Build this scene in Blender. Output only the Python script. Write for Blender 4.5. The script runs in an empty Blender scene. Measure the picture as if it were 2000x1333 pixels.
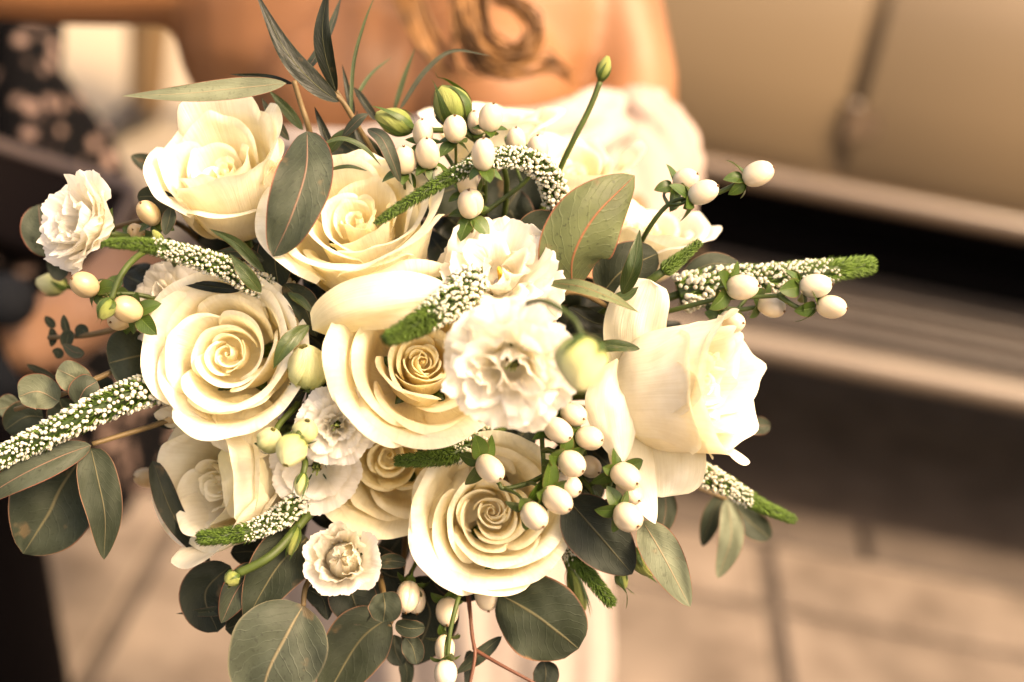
import bpy, math, random
import numpy as np
from mathutils import Vector, Matrix

# ------------------------------------------------------------------ camera, world, sun, exposure
S = bpy.context.scene
COL = S.collection
PITCH, ROLL, LENS = math.radians(25), math.radians(11), 50.0
FPX = 2000 * LENS / 36.0
CAM = np.array([0.0, 0.0, 1.45])
FW = np.array([0.0, math.cos(PITCH), -math.sin(PITCH)])
_r0, _u0 = np.array([1.0, 0, 0]), np.array([0.0, math.sin(PITCH), math.cos(PITCH)])
RT = math.cos(ROLL) * _r0 + math.sin(ROLL) * _u0
UP = math.cos(ROLL) * _u0 - math.sin(ROLL) * _r0
cd = bpy.data.cameras.new("camera"); cam = bpy.data.objects.new("camera", cd); COL.objects.link(cam)
cd.lens = LENS; cd.sensor_width = 36; cd.clip_start = 0.02; cd.clip_end = 200
m = Matrix.Identity(4)
for i in range(3):
    m[i][0], m[i][1], m[i][2], m[i][3] = RT[i], UP[i], -FW[i], CAM[i]
cam.matrix_world = m
cd.dof.use_dof = True; cd.dof.focus_distance = 0.638; cd.dof.aperture_fstop = 3.5
S.camera = cam

SUN_EL, SUN_AZ = math.radians(55), math.radians(60)      # azimuth from -Y (behind the camera) towards +X
sd = Vector((math.sin(SUN_AZ) * math.cos(SUN_EL), -math.cos(SUN_AZ) * math.cos(SUN_EL), math.sin(SUN_EL)))
W = bpy.data.worlds.new("World"); S.world = W; W.use_nodes = True
nt = W.node_tree; bg = nt.nodes["Background"]
sky = nt.nodes.new("ShaderNodeTexSky"); sky.sky_type = 'NISHITA'; sky.sun_disc = False
sky.sun_elevation = SUN_EL; sky.sun_rotation = math.atan2(sd.x, sd.y)
sky.air_density = 1.0; sky.dust_density = 6.0; sky.ozone_density = 0.6
nt.links.new(sky.outputs[0], bg.inputs[0]); bg.inputs[1].default_value = 0.11
sl = bpy.data.lights.new("sun", 'SUN'); sl.energy = 1.5; sl.angle = math.radians(22); sl.color = (1, 0.90, 0.76)
so = bpy.data.objects.new("sun", sl); COL.objects.link(so); so.rotation_euler = sd.to_track_quat('Z', 'Y').to_euler()
V = S.view_settings
S.display_settings.display_device = 'sRGB'
V.view_transform = 'Standard'; V.look = 'None'; V.gamma = 1; V.use_curve_mapping = False
V.exposure = 2.18
V.use_white_balance = True; V.white_balance_temperature = 8900; V.white_balance_tint = 16
S.cycles.use_denoising = True
try: S.cycles.denoiser = 'OPENIMAGEDENOISE'
except Exception: pass
S.cycles.max_bounces = 20; S.cycles.diffuse_bounces = 14; S.cycles.transmission_bounces = 14

# ------------------------------------------------------------------ helpers
rng = random.Random(7)
def P(px, py, d):
    return CAM + (RT * (px - 1000) / FPX - UP * (py - 666.5) / FPX + FW) * d
def CV(x, y, z):                     # direction: right, up, towards the camera
    v = RT * x + UP * y - FW * z
    return v / np.linalg.norm(v)
def nrm(v):
    return v / (np.linalg.norm(v) + 1e-12)
def mesh(name, verts, faces, uvs=None, smooth=True):
    me = bpy.data.meshes.new(name)
    me.from_pydata([tuple(map(float, v)) for v in verts], [], faces)
    if smooth: me.polygons.foreach_set("use_smooth", [True] * len(me.polygons))
    if uvs is not None:
        lay = me.uv_layers.new(name="UVMap")
        li = np.empty(len(me.loops), np.int32); me.loops.foreach_get("vertex_index", li)
        lay.data.foreach_set("uv", np.asarray(uvs, np.float32)[li].ravel())
    me.update()
    return me
def link(name, me, mt, parent=None, loc=None):
    o = bpy.data.objects.new(name, me); COL.objects.link(o)
    if mt is not None and not me.materials: me.materials.append(mt)
    if parent is not None:
        o.parent = parent
        o.matrix_parent_inverse = Matrix.Translation(-Vector(parent_loc(parent)))
    if loc is not None: o.location = loc
    return o
def parent_loc(p):
    return p.location if p.type == 'EMPTY' else Vector((0, 0, 0))   # meshes keep world coordinates
def thing(name, label, cat, loc, group=None):
    o = bpy.data.objects.new(name, None); COL.objects.link(o)
    o.empty_display_size = 0.01; o.location = [float(a) for a in loc]
    o["label"] = label; o["category"] = cat
    if group: o["group"] = group
    return o
def struct(name, me, mt):
    o = link(name, me, mt); o["kind"] = "structure"; return o
def tag(o, label, cat, group=None):
    o["label"] = label; o["category"] = cat
    if group: o["group"] = group
    return o
def grid(name, X, uv=None):          # X: (nu,nv,3)
    nu, nv = X.shape[:2]
    idx = np.arange(nu * nv).reshape(nu, nv)
    f = np.stack([idx[:-1, :-1], idx[1:, :-1], idx[1:, 1:], idx[:-1, 1:]], -1).reshape(-1, 4).tolist()
    if uv is None:
        uu, vv = np.meshgrid(np.linspace(0, 1, nu), np.linspace(0, 1, nv), indexing='ij')
        uv = np.stack([uu, vv], -1)
    return mesh(name, X.reshape(-1, 3), f, uv.reshape(-1, 2))
def catmull(pts, n):
    p = np.asarray(pts, float)
    if len(p) == 2:
        t = np.linspace(0, 1, n)[:, None]; return p[0] * (1 - t) + p[1] * t
    p = np.vstack([2 * p[0] - p[1], p, 2 * p[-1] - p[-2]])
    out = []
    k = len(p) - 3
    for s in np.linspace(0, k - 1e-6, n):
        i = int(s); t = s - i
        a, b, c, d = p[i:i + 4]
        out.append(0.5 * (2 * b + (c - a) * t + (2 * a - 5 * b + 4 * c - d) * t * t + (3 * b - a - 3 * c + d) * t ** 3))
    return np.array(out)
def tube_vf(pts, rad, k=6, n=None, off=0):
    p = catmull(pts, n or max(6, 5 * len(pts)))
    n = len(p)
    r = np.interp(np.linspace(0, 1, n), np.linspace(0, 1, len(rad)), rad) if hasattr(rad, '__len__') else np.full(n, rad)
    T = np.gradient(p, axis=0); T /= np.linalg.norm(T, axis=1)[:, None] + 1e-12
    a = np.array([0, 0, 1.0]) if abs(T[0][2]) < .9 else np.array([1.0, 0, 0])
    N = nrm(np.cross(T[0], a)); verts = []
    for i in range(n):
        N = nrm(N - T[i] * N.dot(T[i])); B = np.cross(T[i], N)
        for j in range(k):
            an = 2 * math.pi * j / k
            verts.append(p[i] + r[i] * (math.cos(an) * N + math.sin(an) * B))
    f = []
    for i in range(n - 1):
        for j in range(k):
            f.append([off + i * k + j, off + i * k + (j + 1) % k, off + (i + 1) * k + (j + 1) % k, off + (i + 1) * k + j])
    f.append([off + j for j in range(k)][::-1]); f.append([off + (n - 1) * k + j for j in range(k)])
    return verts, f
def tube(name, pts, rad, mt, parent=None, k=7):
    v, f = tube_vf(pts, rad, k)
    return link(name, mesh(name, v, f), mt, parent)
def frame(z, ref=None):
    z = nrm(z); x = RT if ref is None else ref
    x = nrm(x - z * x.dot(z)); y = np.cross(z, x)
    return np.stack([x, y, z], 1)       # columns
def wob(seed):
    r = random.Random(seed); ph = [(r.uniform(0, 6.28), r.uniform(0, 6.28), r.uniform(.7, 1.3)) for _ in range(4)]
    def f(u, v):
        s = 0
        for i, (a, b, c) in enumerate(ph):
            s = s + np.sin((1.3 + i) * c * u * 2.2 + a) * np.cos((.9 + .8 * i) * v * 2.6 * c + b) / (1 + i)
        return s * .5
    return f

# ------------------------------------------------------------------ materials
def new_mat(name):
    mt = bpy.data.materials.new(name); mt.use_nodes = True
    return mt, mt.node_tree, mt.node_tree.nodes["Principled BSDF"]
def N(nt, kind, **kw):
    n = nt.nodes.new(kind)
    for k, v in kw.items():
        if k.startswith("i_"): n.inputs[k[2:]].default_value = v
        else: setattr(n, k, v)
    return n
def ramp(nt, fac, stops):
    n = nt.nodes.new("ShaderNodeValToRGB"); e = n.color_ramp.elements
    while len(e) < len(stops): e.new(0.5)
    for el, (p, c) in zip(e, stops):
        el.position = p; el.color = (*c, 1) if len(c) == 3 else c
    nt.links.new(fac, n.inputs[0]); return n.outputs[0]
def mix(nt, fac, a, b, mode='MIX'):
    n = nt.nodes.new("ShaderNodeMix"); n.data_type = 'RGBA'; n.blend_type = mode
    for s, v in ((n.inputs[0], fac), (n.inputs[6], a), (n.inputs[7], b)):
        if isinstance(v, (int, float)): s.default_value = v
        elif isinstance(v, tuple): s.default_value = (*v, 1)
        else: nt.links.new(v, s)
    return n.outputs[2]
def math_(nt, op, a, b=0.0):
    n = nt.nodes.new("ShaderNodeMath"); n.operation = op
    for s, v in zip(n.inputs, (a, b)):
        if isinstance(v, (int, float)): s.default_value = v
        else: nt.links.new(v, s)
    return n.outputs[0]
def simple(name, col, rough=.5, spec=.5, noise=0, nscale=40, bump=0, bscale=200, sss=0, coat=0, metal=0, col2=None):
    mt, nt, b = new_mat(name)
    b.inputs["Roughness"].default_value = rough; b.inputs["Specular IOR Level"].default_value = spec
    b.inputs["Metallic"].default_value = metal; b.inputs["Coat Weight"].default_value = coat
    b.inputs["Base Color"].default_value = (*col, 1)
    tc = N(nt, "ShaderNodeTexCoord")
    if noise or col2:
        nz = N(nt, "ShaderNodeTexNoise"); nz.inputs["Scale"].default_value = nscale; nz.inputs["Detail"].default_value = 5
        nt.links.new(tc.outputs["Object"], nz.inputs["Vector"])
        c2 = col2 or tuple(c * (1 - noise) for c in col)
        nt.links.new(ramp(nt, nz.outputs["Fac"], [(.35, c2), (.65, col)]), b.inputs["Base Color"])
    if bump:
        nz2 = N(nt, "ShaderNodeTexNoise"); nz2.inputs["Scale"].default_value = bscale; nz2.inputs["Detail"].default_value = 4
        nt.links.new(tc.outputs["Object"], nz2.inputs["Vector"])
        bp = N(nt, "ShaderNodeBump"); bp.inputs["Strength"].default_value = bump; bp.inputs["Distance"].default_value = .002
        nt.links.new(nz2.outputs["Fac"], bp.inputs["Height"]); nt.links.new(bp.outputs[0], b.inputs["Normal"])
    if sss:
        b.inputs["Subsurface Weight"].default_value = sss; b.inputs["Subsurface Scale"].default_value = .004
        b.inputs["Subsurface Radius"].default_value = (1, .6, .35)
    return mt
def petal_mat(name, tip, base, trans=.35, veins=.25, edge=None):
    mt, nt, b = new_mat(name); out = nt.nodes["Material Output"]
    uv = N(nt, "ShaderNodeUVMap"); sp = N(nt, "ShaderNodeSeparateXYZ"); nt.links.new(uv.outputs[0], sp.inputs[0])
    mid = tuple((a * .55 + c * .45) for a, c in zip(tip, base))
    col = ramp(nt, sp.outputs[1], [(0.0, base), (.45, mid), (.85, tip)])
    tc = N(nt, "ShaderNodeTexCoord")
    nz = N(nt, "ShaderNodeTexNoise"); nz.inputs["Scale"].default_value = 90; nz.inputs["Detail"].default_value = 6
    nt.links.new(tc.outputs["Object"], nz.inputs["Vector"])
    col = mix(nt, 1.0, col, ramp(nt, nz.outputs["Fac"], [(.3, (.90, .88, .82)), (.6, (1, 1, 1))]), 'MULTIPLY')
    if edge:
        ed = ramp(nt, sp.outputs[1], [(.955, (0, 0, 0)), (1, (1, 1, 1))])
        if 'fleck' in name:                           # a red streak along one side of the petal
            ed = ramp(nt, math_(nt, 'ABSOLUTE', math_(nt, 'SUBTRACT', sp.outputs[0], .30)), [(.03, (1, 1, 1)), (.09, (0, 0, 0))])
            ed = math_(nt, 'MULTIPLY', ed, ramp(nt, sp.outputs[1], [(.22, (0, 0, 0)), (.32, (1, 1, 1)), (.5, (1, 1, 1)), (.6, (0, 0, 0))]))
        nz3 = N(nt, "ShaderNodeTexNoise"); nz3.inputs["Scale"].default_value = 130
        nt.links.new(tc.outputs["Object"], nz3.inputs["Vector"])
        e2 = math_(nt, 'MULTIPLY', ed, ramp(nt, nz3.outputs["Fac"], [(.52, (0, 0, 0)), (.7, (.6, .6, .6))]))
        col = mix(nt, e2, col, edge)
    # fine radiating veins as relief
    mp = N(nt, "ShaderNodeMapping"); mp.inputs["Scale"].default_value = (26, 1.2, 1); nt.links.new(uv.outputs[0], mp.inputs[0])
    vn = N(nt, "ShaderNodeTexNoise"); vn.inputs["Scale"].default_value = 1.6; vn.inputs["Detail"].default_value = 5
    nt.links.new(mp.outputs[0], vn.inputs["Vector"])
    bp = N(nt, "ShaderNodeBump"); bp.inputs["Strength"].default_value = veins; bp.inputs["Distance"].default_value = .0012
    nt.links.new(vn.outputs["Fac"], bp.inputs["Height"])
    col = mix(nt, 1.0, col, ramp(nt, vn.outputs["Fac"], [(.30, (.945, .935, .90)), (.62, (1, 1, 1))]), 'MULTIPLY')
    nt.links.new(col, b.inputs["Base Color"]); nt.links.new(bp.outputs[0], b.inputs["Normal"])
    b.inputs["Roughness"].default_value = .5; b.inputs["Specular IOR Level"].default_value = .22
    b.inputs["Sheen Weight"].default_value = .08
    tr = N(nt, "ShaderNodeBsdfTranslucent"); nt.links.new(bp.outputs[0], tr.inputs["Normal"])
    nt.links.new(mix(nt, 1.0, col, (1.0, .95, .80), 'MULTIPLY'), tr.inputs["Color"])
    ms = N(nt, "ShaderNodeMixShader"); ms.inputs[0].default_value = trans
    nt.links.new(b.outputs[0], ms.inputs[1]); nt.links.new(tr.outputs[0], ms.inputs[2]); nt.links.new(ms.outputs[0], out.inputs[0])
    return mt
def leaf_mat(name, col, rib, edge, trans=.18, rough=.5, spec=.35, speck=.5, side=.35):
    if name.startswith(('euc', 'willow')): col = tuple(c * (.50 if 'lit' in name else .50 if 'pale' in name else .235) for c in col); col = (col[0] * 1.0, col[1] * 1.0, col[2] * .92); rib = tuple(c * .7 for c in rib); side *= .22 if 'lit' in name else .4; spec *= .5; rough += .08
    mt, nt, b = new_mat(name); out = nt.nodes["Material Output"]
    uv = N(nt, "ShaderNodeUVMap"); sp = N(nt, "ShaderNodeSeparateXYZ"); nt.links.new(uv.outputs[0], sp.inputs[0])
    a = math_(nt, 'ABSOLUTE', math_(nt, 'SUBTRACT', sp.outputs[0], .5))       # 0 midrib .. .5 edge
    tc = N(nt, "ShaderNodeTexCoord")
    nz = N(nt, "ShaderNodeTexNoise"); nz.inputs["Scale"].default_value = 45; nz.inputs["Detail"].default_value = 6
    nt.links.new(tc.outputs["Object"], nz.inputs["Vector"])
    dk = tuple(c * .66 for c in col); lt = tuple(min(1, c * 1.28 + .012) for c in col)
    c = ramp(nt, nz.outputs["Fac"], [(.28, dk), (.5, col), (.72, lt)])
    nb = N(nt, "ShaderNodeTexNoise"); nb.inputs["Scale"].default_value = 16; nb.inputs["Detail"].default_value = 7; nb.inputs["Roughness"].default_value = .65
    nt.links.new(tc.outputs["Object"], nb.inputs["Vector"])
    c = mix(nt, math_(nt, 'MULTIPLY', ramp(nt, nb.outputs["Fac"], [(.48, (0, 0, 0)), (.66, (1, 1, 1))]), .42), c, tuple(x * 1.35 + .022 for x in col))
    # side veins: slanted stripes mirrored about the midrib
    ph = math_(nt, 'ADD', math_(nt, 'MULTIPLY', sp.outputs[1], 62.0), math_(nt, 'MULTIPLY', a, -46.0))
    nzv = N(nt, "ShaderNodeTexNoise"); nzv.inputs["Scale"].default_value = 5; nt.links.new(uv.outputs[0], nzv.inputs["Vector"])
    ph = math_(nt, 'ADD', ph, math_(nt, 'MULTIPLY', nzv.outputs["Fac"], 9.0))
    sv = ramp(nt, math_(nt, 'SINE', ph), [(.86, (0, 0, 0)), (1.0, (1, 1, 1))])
    c = mix(nt, math_(nt, 'MULTIPLY', sv, side), c, tuple(min(1, x * 1.5 + .02) for x in col))
    # speckles
    n2 = N(nt, "ShaderNodeTexNoise"); n2.inputs["Scale"].default_value = 520; n2.inputs["Detail"].default_value = 2
    nt.links.new(tc.outputs["Object"], n2.inputs["Vector"])
    c = mix(nt, math_(nt, 'MULTIPLY', ramp(nt, n2.outputs["Fac"], [(.60, (0, 0, 0)), (.70, (1, 1, 1))]), speck), c, tuple(x * .55 for x in col))
    n4 = N(nt, "ShaderNodeTexNoise"); n4.inputs["Scale"].default_value = 70; n4.inputs["Detail"].default_value = 3
    nt.links.new(tc.outputs["Object"], n4.inputs["Vector"])
    c = mix(nt, math_(nt, 'MULTIPLY', ramp(nt, n4.outputs["Fac"], [(.66, (0, 0, 0)), (.72, (1, 1, 1))]), .40), c, (.16, .10, .05))
    mr = ramp(nt, a, [(.006, (1, 1, 1)), (.022, (0, 0, 0))])
    c = mix(nt, math_(nt, 'MULTIPLY', mr, .85), c, rib)
    ed = ramp(nt, a, [(.474, (0, 0, 0)), (.492, (1, 1, 1))])
    c = mix(nt, math_(nt, 'MULTIPLY', ed, .8), c, edge)
    ht = math_(nt, 'ADD', math_(nt, 'MULTIPLY', sv, .4), math_(nt, 'ADD', math_(nt, 'MULTIPLY', mr, 1.0), math_(nt, 'MULTIPLY', n2.outputs["Fac"], .35)))
    bp = N(nt, "ShaderNodeBump"); bp.inputs["Strength"].default_value = .45; bp.inputs["Distance"].default_value = .0006
    nt.links.new(ht, bp.inputs["Height"])
    nt.links.new(c, b.inputs["Base Color"]); nt.links.new(bp.outputs[0], b.inputs["Normal"])
    b.inputs["Roughness"].default_value = rough; b.inputs["Specular IOR Level"].default_value = spec
    tr = N(nt, "ShaderNodeBsdfTranslucent"); nt.links.new(mix(nt, 1.0, c, (1.0, 1.15, .45), 'MULTIPLY'), tr.inputs["Color"])
    ms = N(nt, "ShaderNodeMixShader"); ms.inputs[0].default_value = trans
    nt.links.new(b.outputs[0], ms.inputs[1]); nt.links.new(tr.outputs[0], ms.inputs[2]); nt.links.new(ms.outputs[0], out.inputs[0])
    return mt

M = {}
M['rose_out'] = petal_mat('rose_petal_outer', (.92, .885, .75), (.885, .825, .56), .42, .35, (.64, .58, .32))
M['rose_in'] = petal_mat('rose_petal_inner', (.935, .90, .76), (.93, .87, .62), .44, .3)
M['rose_gold_out'] = petal_mat('rose_petal_gold_outer', (.92, .865, .67), (.90, .80, .47), .42, .35)
M['rose_gold_in'] = petal_mat('rose_petal_gold_inner', (.93, .88, .66), (.92, .83, .50), .44, .3)
M['rose_white_out'] = petal_mat('rose_petal_white_outer', (.905, .875, .77), (.88, .83, .62), .40, .16, (.66, .66, .40))
M['rose_fleck'] = petal_mat('rose_petal_fleck', (.90, .86, .70), (.84, .78, .46), .42, .2, (.62, .10, .06))
M['lisi'] = petal_mat('lisianthus_petal', (.90, .885, .865), (.89, .87, .78), .54, .3)
M['bud_pale'] = petal_mat('bud_petal_pale', (.72, .70, .40), (.38, .46, .12), .3, .6)
M['bud_green'] = petal_mat('bud_petal_green', (.30, .33, .10), (.13, .20, .035), .25, .6)
M['sepal'] = leaf_mat('sepal_green', (.036, .072, .008), (.09, .14, .02), (.15, .06, .02), .22, .38, .4, .25, .5)
M['stem_green'] = simple('stem_green', (.055, .082, .016), .5, .3, .35, 60)
M['stem_brown'] = simple('stem_brown', (.13, .085, .035), .55, .3, .4, 60)
M['stem_red'] = simple('stem_red', (.13, .05, .028), .5, .3, .4, 60)
M['berry'] = simple('berry_cream', (.54, .45, .325), .28, .5, .06, 60, .05, 400, .35)
M['berry_ivory'] = simple('berry_ivory', (.58, .49, .36), .34, .5, .10, 90, .06, 300, .3)
M['berry_yellow'] = simple('berry_yellow', (.46, .35, .20), .32, .5, .14, 70, .05, 300, .3)
M['berry_tip'] = simple('berry_tip', (.10, .05, .02), .7, .2)
M['ver_green'] = simple('veronica_green', (.026, .052, .007), .5, .3, .4, 120)
M['ver_tip'] = simple('veronica_bract', (.072, .130, .016), .5, .3, .35, 200)
M['ver_bud'] = simple('veronica_bud', (.50, .48, .39), .5, .3, .10, 300, 0, 0, .25)
RB, RD = (.22, .145, .085), (.22, .06, .035)
M['euc_pale'] = leaf_mat('eucalyptus_pale', (.235, .265, .185), (.36, .26, .16), RD, .16, .52, .4, .55)
M['euc_grey'] = leaf_mat('eucalyptus_grey', (.15, .185, .125), (.30, .17, .12), RD, .14, .5, .4, .55)
M['euc_tan'] = leaf_mat('eucalyptus_tan_rib', (.165, .20, .14), (.26, .21, .12), (.12, .11, .07), .14, .5, .4, .5, .6)
M['euc_mid'] = leaf_mat('eucalyptus_mid', (.092, .12, .072), (.17, .15, .08), (.20, .10, .06), .12, .55, .35, .35, .25)
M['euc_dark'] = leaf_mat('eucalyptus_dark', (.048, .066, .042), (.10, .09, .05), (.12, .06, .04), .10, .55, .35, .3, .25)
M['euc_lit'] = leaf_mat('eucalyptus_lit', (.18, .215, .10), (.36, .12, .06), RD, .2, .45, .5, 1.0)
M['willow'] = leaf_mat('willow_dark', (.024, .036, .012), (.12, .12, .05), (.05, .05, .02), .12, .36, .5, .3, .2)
M['lance'] = leaf_mat('lance_green', (.030, .050, .011), (.10, .11, .04), (.20, .10, .04), .18, .42, .4, .3)
M['skin'] = simple('skin', (.225, .097, .040), .5, .35, .22, 9, .03, 300, .15)
M['skin_guest'] = simple('skin_guest', (.34, .18, .105), .5, .35, .10, 12, .03, 300, .15)
M['hair'] = simple('hair_blond', (.22, .10, .030), .5, .3, .6, 60)
M['dress'] = simple('dress_white', (.34, .285, .25), .8, .1, .1, 90, .4, 160)
M['tulle'] = simple('sleeve_white', (.33, .255, .215), .8, .1, .08, 60, .5, 120)
M['ribbon'] = simple('ribbon_satin', (.80, .74, .62), .35, .5)

# ------------------------------------------------------------------ the setting: pavement, kerb, road, the car
def box_vf(c, s, off=0, bev=0.0):
    x, y, z = [a / 2 for a in s]
    if bev <= 0:
        v = [np.array(c) + np.array((i * x, j * y, k * z)) for i in (-1, 1) for j in (-1, 1) for k in (-1, 1)]
        f = [[0, 1, 3, 2], [4, 6, 7, 5], [0, 4, 5, 1], [2, 3, 7, 6], [0, 2, 6, 4], [1, 5, 7, 3]]
    else:                               # top edges bevelled
        v = []
        for (zx, q) in ((-z, 0), (z - bev, 0), (z, bev)):
            for i, j in ((-1, -1), (1, -1), (1, 1), (-1, 1)):
                v.append(np.array(c) + np.array((i * (x - q), j * (y - q), zx)))
        f = [[3, 2, 1, 0], [8, 9, 10, 11]]
        for l in (0, 4):
            for j in range(4): f.append([l + j, l + (j + 1) % 4, l + 4 + (j + 1) % 4, l + 4 + j])
    return v, [[off + i for i in q] for q in f]
def box(name, c, s, mt, parent=None, bev=0.0):
    v, f = box_vf(c, s, 0, bev)
    return link(name, mesh(name, v, f, smooth=False), mt, parent)
M['slab'] = simple('paving_stone', (.162, .128, .102), .85, .1, 0, 3.6, .25, 60, col2=(.115, .091, .072))
_nt = M['slab'].node_tree; _b = _nt.nodes['Principled BSDF']; _l = _b.inputs['Base Color'].links[0].from_socket
_tc = N(_nt, 'ShaderNodeNewGeometry'); _n = N(_nt, 'ShaderNodeTexNoise'); _n.inputs['Scale'].default_value = 7.5; _n.inputs['Detail'].default_value = 6; _n.inputs['Roughness'].default_value = .7
_nt.links.new(_tc.outputs['Position'], _n.inputs['Vector'])
_nt.links.new(mix(_nt, 1.0, _l, ramp(_nt, _n.outputs['Fac'], [(.36, (.62, .60, .58)), (.56, (1, 1, 1)), (.75, (1.12, 1.1, 1.06))]), 'MULTIPLY'), _b.inputs['Base Color'])
M['joint'] = simple('paving_joint', (.085, .067, .054), .9, .1, .3, 30)
M['asphalt'] = simple('asphalt', (.135, .100, .078), .85, .2, .35, 9, .5, 90)
M['kerb'] = simple('kerb_stone', (.075, .058, .046), .8, .2, .25, 8, .3, 80)
KY = 2.55
g = 60.0
struct('road', mesh('road', [(-g, KY - .3, -.11), (g, KY - .3, -.11), (g, g, -.11), (-g, g, -.11)], [[0, 1, 2, 3]]), M['asphalt'])
pv = struct('pavement', mesh('pavement', [(-g, -g, -.016), (g, -g, -.016), (g, KY - .12, -.016), (-g, KY - .12, -.016)], [[0, 1, 2, 3]]), M['joint'])
slab_me = None
for ix in range(-3, 4):
    for iy in range(-3, 3):
        cx, cy = .015 + 1.09 * ix, 1.665 + .0 + 1.06 * (iy) + .0
        if not (-3 < cx < 3.2 and 0.5 < cy < 2.4): continue
        sx = 1.09 - .03; y0, y1 = 2.195 - 1.06 * (1 - iy) + .015, 2.195 - 1.06 * (-iy) - .015
        cyy = (y0 + y1) / 2
        if slab_me is None:
            v, f = box_vf((0, 0, -.02), (sx, 1.03, .04), 0, .006); slab_me = mesh('paving_slab', v, f, smooth=False); slab_me.materials.append(M['slab'])
        o = bpy.data.objects.new('paving_slab', slab_me); COL.objects.link(o); o.parent = pv
        o.location = (cx, cyy - (1.06 if iy == 9 else 0), rng.uniform(-.001, .001))
v, f = box_vf((0, 0, -.02), (1.06, .205, .04), 0, .006); cut_me = mesh('paving_slab', v, f, smooth=False); cut_me.materials.append(M['slab'])
for ix in range(-3, 4):
    o = bpy.data.objects.new('paving_slab', cut_me); COL.objects.link(o); o.parent = pv; o.location = (.015 + 1.09 * ix, 2.3125, 0)
kb = struct('kerb', mesh('kerb', *box_vf((0, KY - .06, -.1), (120, .11, .16)), smooth=False), M['joint'])
v, f = box_vf((0, 0, -.055), (.93, .124, .125), 0, .012); km = mesh('kerb_stone', v, f, smooth=False); km.materials.append(M['kerb'])
for ix in range(-4, 5):
    o = bpy.data.objects.new('kerb_stone', km); COL.objects.link(o); o.parent = kb; o.location = (.3 + .94 * ix, KY - .06, .001)

# vintage wedding car standing at the kerb, side on
M['paint'] = simple('car_paint', (.150, .105, .060), .42, .4, .08, 1.5, 0, 0, 0, .08)
M['paint2'] = simple('car_trim_paint', (.10, .068, .044), .25, .5, .05, 3, 0, 0, 0, .4)
M['black'] = simple('underbody_black', (.0022, .0018, .0018), .9, .03)
M['rubber'] = simple('step_rubber', (.040, .030, .024), .5, .4, .2, 20)
M['chrome'] = simple('step_edge_metal', (.13, .098, .072), .4, .5, .1, 10)
M['seal'] = simple('door_seal', (.115, .08, .048), .7, .2)
M['tyre'] = simple('tyre_rubber', (.02, .018, .017), .7, .3, .2, 30)
M['glass'] = simple('car_glass', (.02, .022, .024), .05, .8)
CY = 2.68
car = thing('vintage_car', 'cream vintage wedding car with ribbed running board parked along the kerb behind the bride', 'car', (1.9, CY + .8, -.11))
def car_shell(name, prof, x0, x1, mt, nx=2, parent=car, close=True):   # prof (y,z) polyline from the near side over the top to the far side
    X = np.array([[(x, y, z) for (y, z) in prof] for x in np.linspace(x0, x1, nx)])
    return link(name, grid(name, X), mt, parent)
side = [(CY + .02, .665), (CY - .005, .72), (CY - .012, .85), (CY + .0, 1.0), (CY + .03, 1.12)]
top = [(CY + .09, 1.5), (CY + .16, 1.66), (CY + .35, 1.76), (CY + .8, 1.79)]
full = side + [(CY + .06, 1.14)] + top
mir = [(2 * (CY + .8) - y, z) for y, z in full[::-1]]
# core body
bm_v, bm_f = [], []
car_shell('body', full + mir, .62, 3.2, M['paint'], 3)
for x, flip in ((.62, 1), (3.2, 0)):
    pr = [(x, y, z) for y, z in full + mir]
    link('body_end', mesh('body_end', pr, [list(range(len(pr)))], smooth=False), M['paint'], car)
# doors proud of the body: gap between them is the dark seam
def panel(name, x0, x1, zoff=0):
    pts = [(y - .014, z) for y, z in side]
    X = np.array([[(x, y, z) for y, z in pts] for x in np.linspace(x0, x1, 4)])
    o = link(name, grid(name, X), M['paint'], car)
    md = o.modifiers.new('thick', 'SOLIDIFY'); md.thickness = .012; md.offset = 0
    b = o.modifiers.new('bev', 'BEVEL'); b.width = .005; b.segments = 2
    return o
box('door_seal', (.545, CY + .0, .86), (.03, .012, .40), M['seal'], car)
d1 = panel('door', .56, 1.52); d2 = panel('door', -.5, .53); panel('door', 1.535, 2.4)
v, f = tube_vf([(.545, CY - .032, .76), (.545, CY - .032, .835)], .014, 10); link('door_hinge', mesh('door_hinge', v, f), M['paint2'], d1)
box('hinge_plate', (.575, CY - .027, .797), (.05, .008, .05), M['paint2'], d1)
v, f = tube_vf([(1.30, CY - .06, 1.0), (1.42, CY - .065, 1.0), (1.45, CY - .03, 1.0)], .01, 8); link('handle', mesh('handle', v, f), M['chrome'], d1)
# sill moulding, valance, ribbed running board with bright edge
v, f = tube_vf([(-.5, CY - .006, .650), (3.4, CY - .006, .650)], .024, 12, 8); link('sill_moulding', mesh('sill_moulding', v, f), M['paint2'], car)
box('valance', (1.4, CY + .24, .50), (3.9, .06, .34), M['black'], car)
box('underbody', (1.4, CY + .8, .40), (4.2, 1.3, .2), M['black'], car)
rb = box('running_board', (1.4, CY - .01, .395), (3.7, .42, .03), M['black'], car)
for i in range(5):
    v, f = box_vf((1.4, CY + .155 - .080 * i, .420), (3.68, .042, .022), 0, .004); link('tread_rib', mesh('tread_rib', v, f, smooth=False), M['rubber'], rb)
v, f = tube_vf([(-.45, CY - .235, .398), (3.25, CY - .235, .398)], .026, 12, 8); link('edge_strip', mesh('edge_strip', v, f), M['chrome'], rb)
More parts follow.
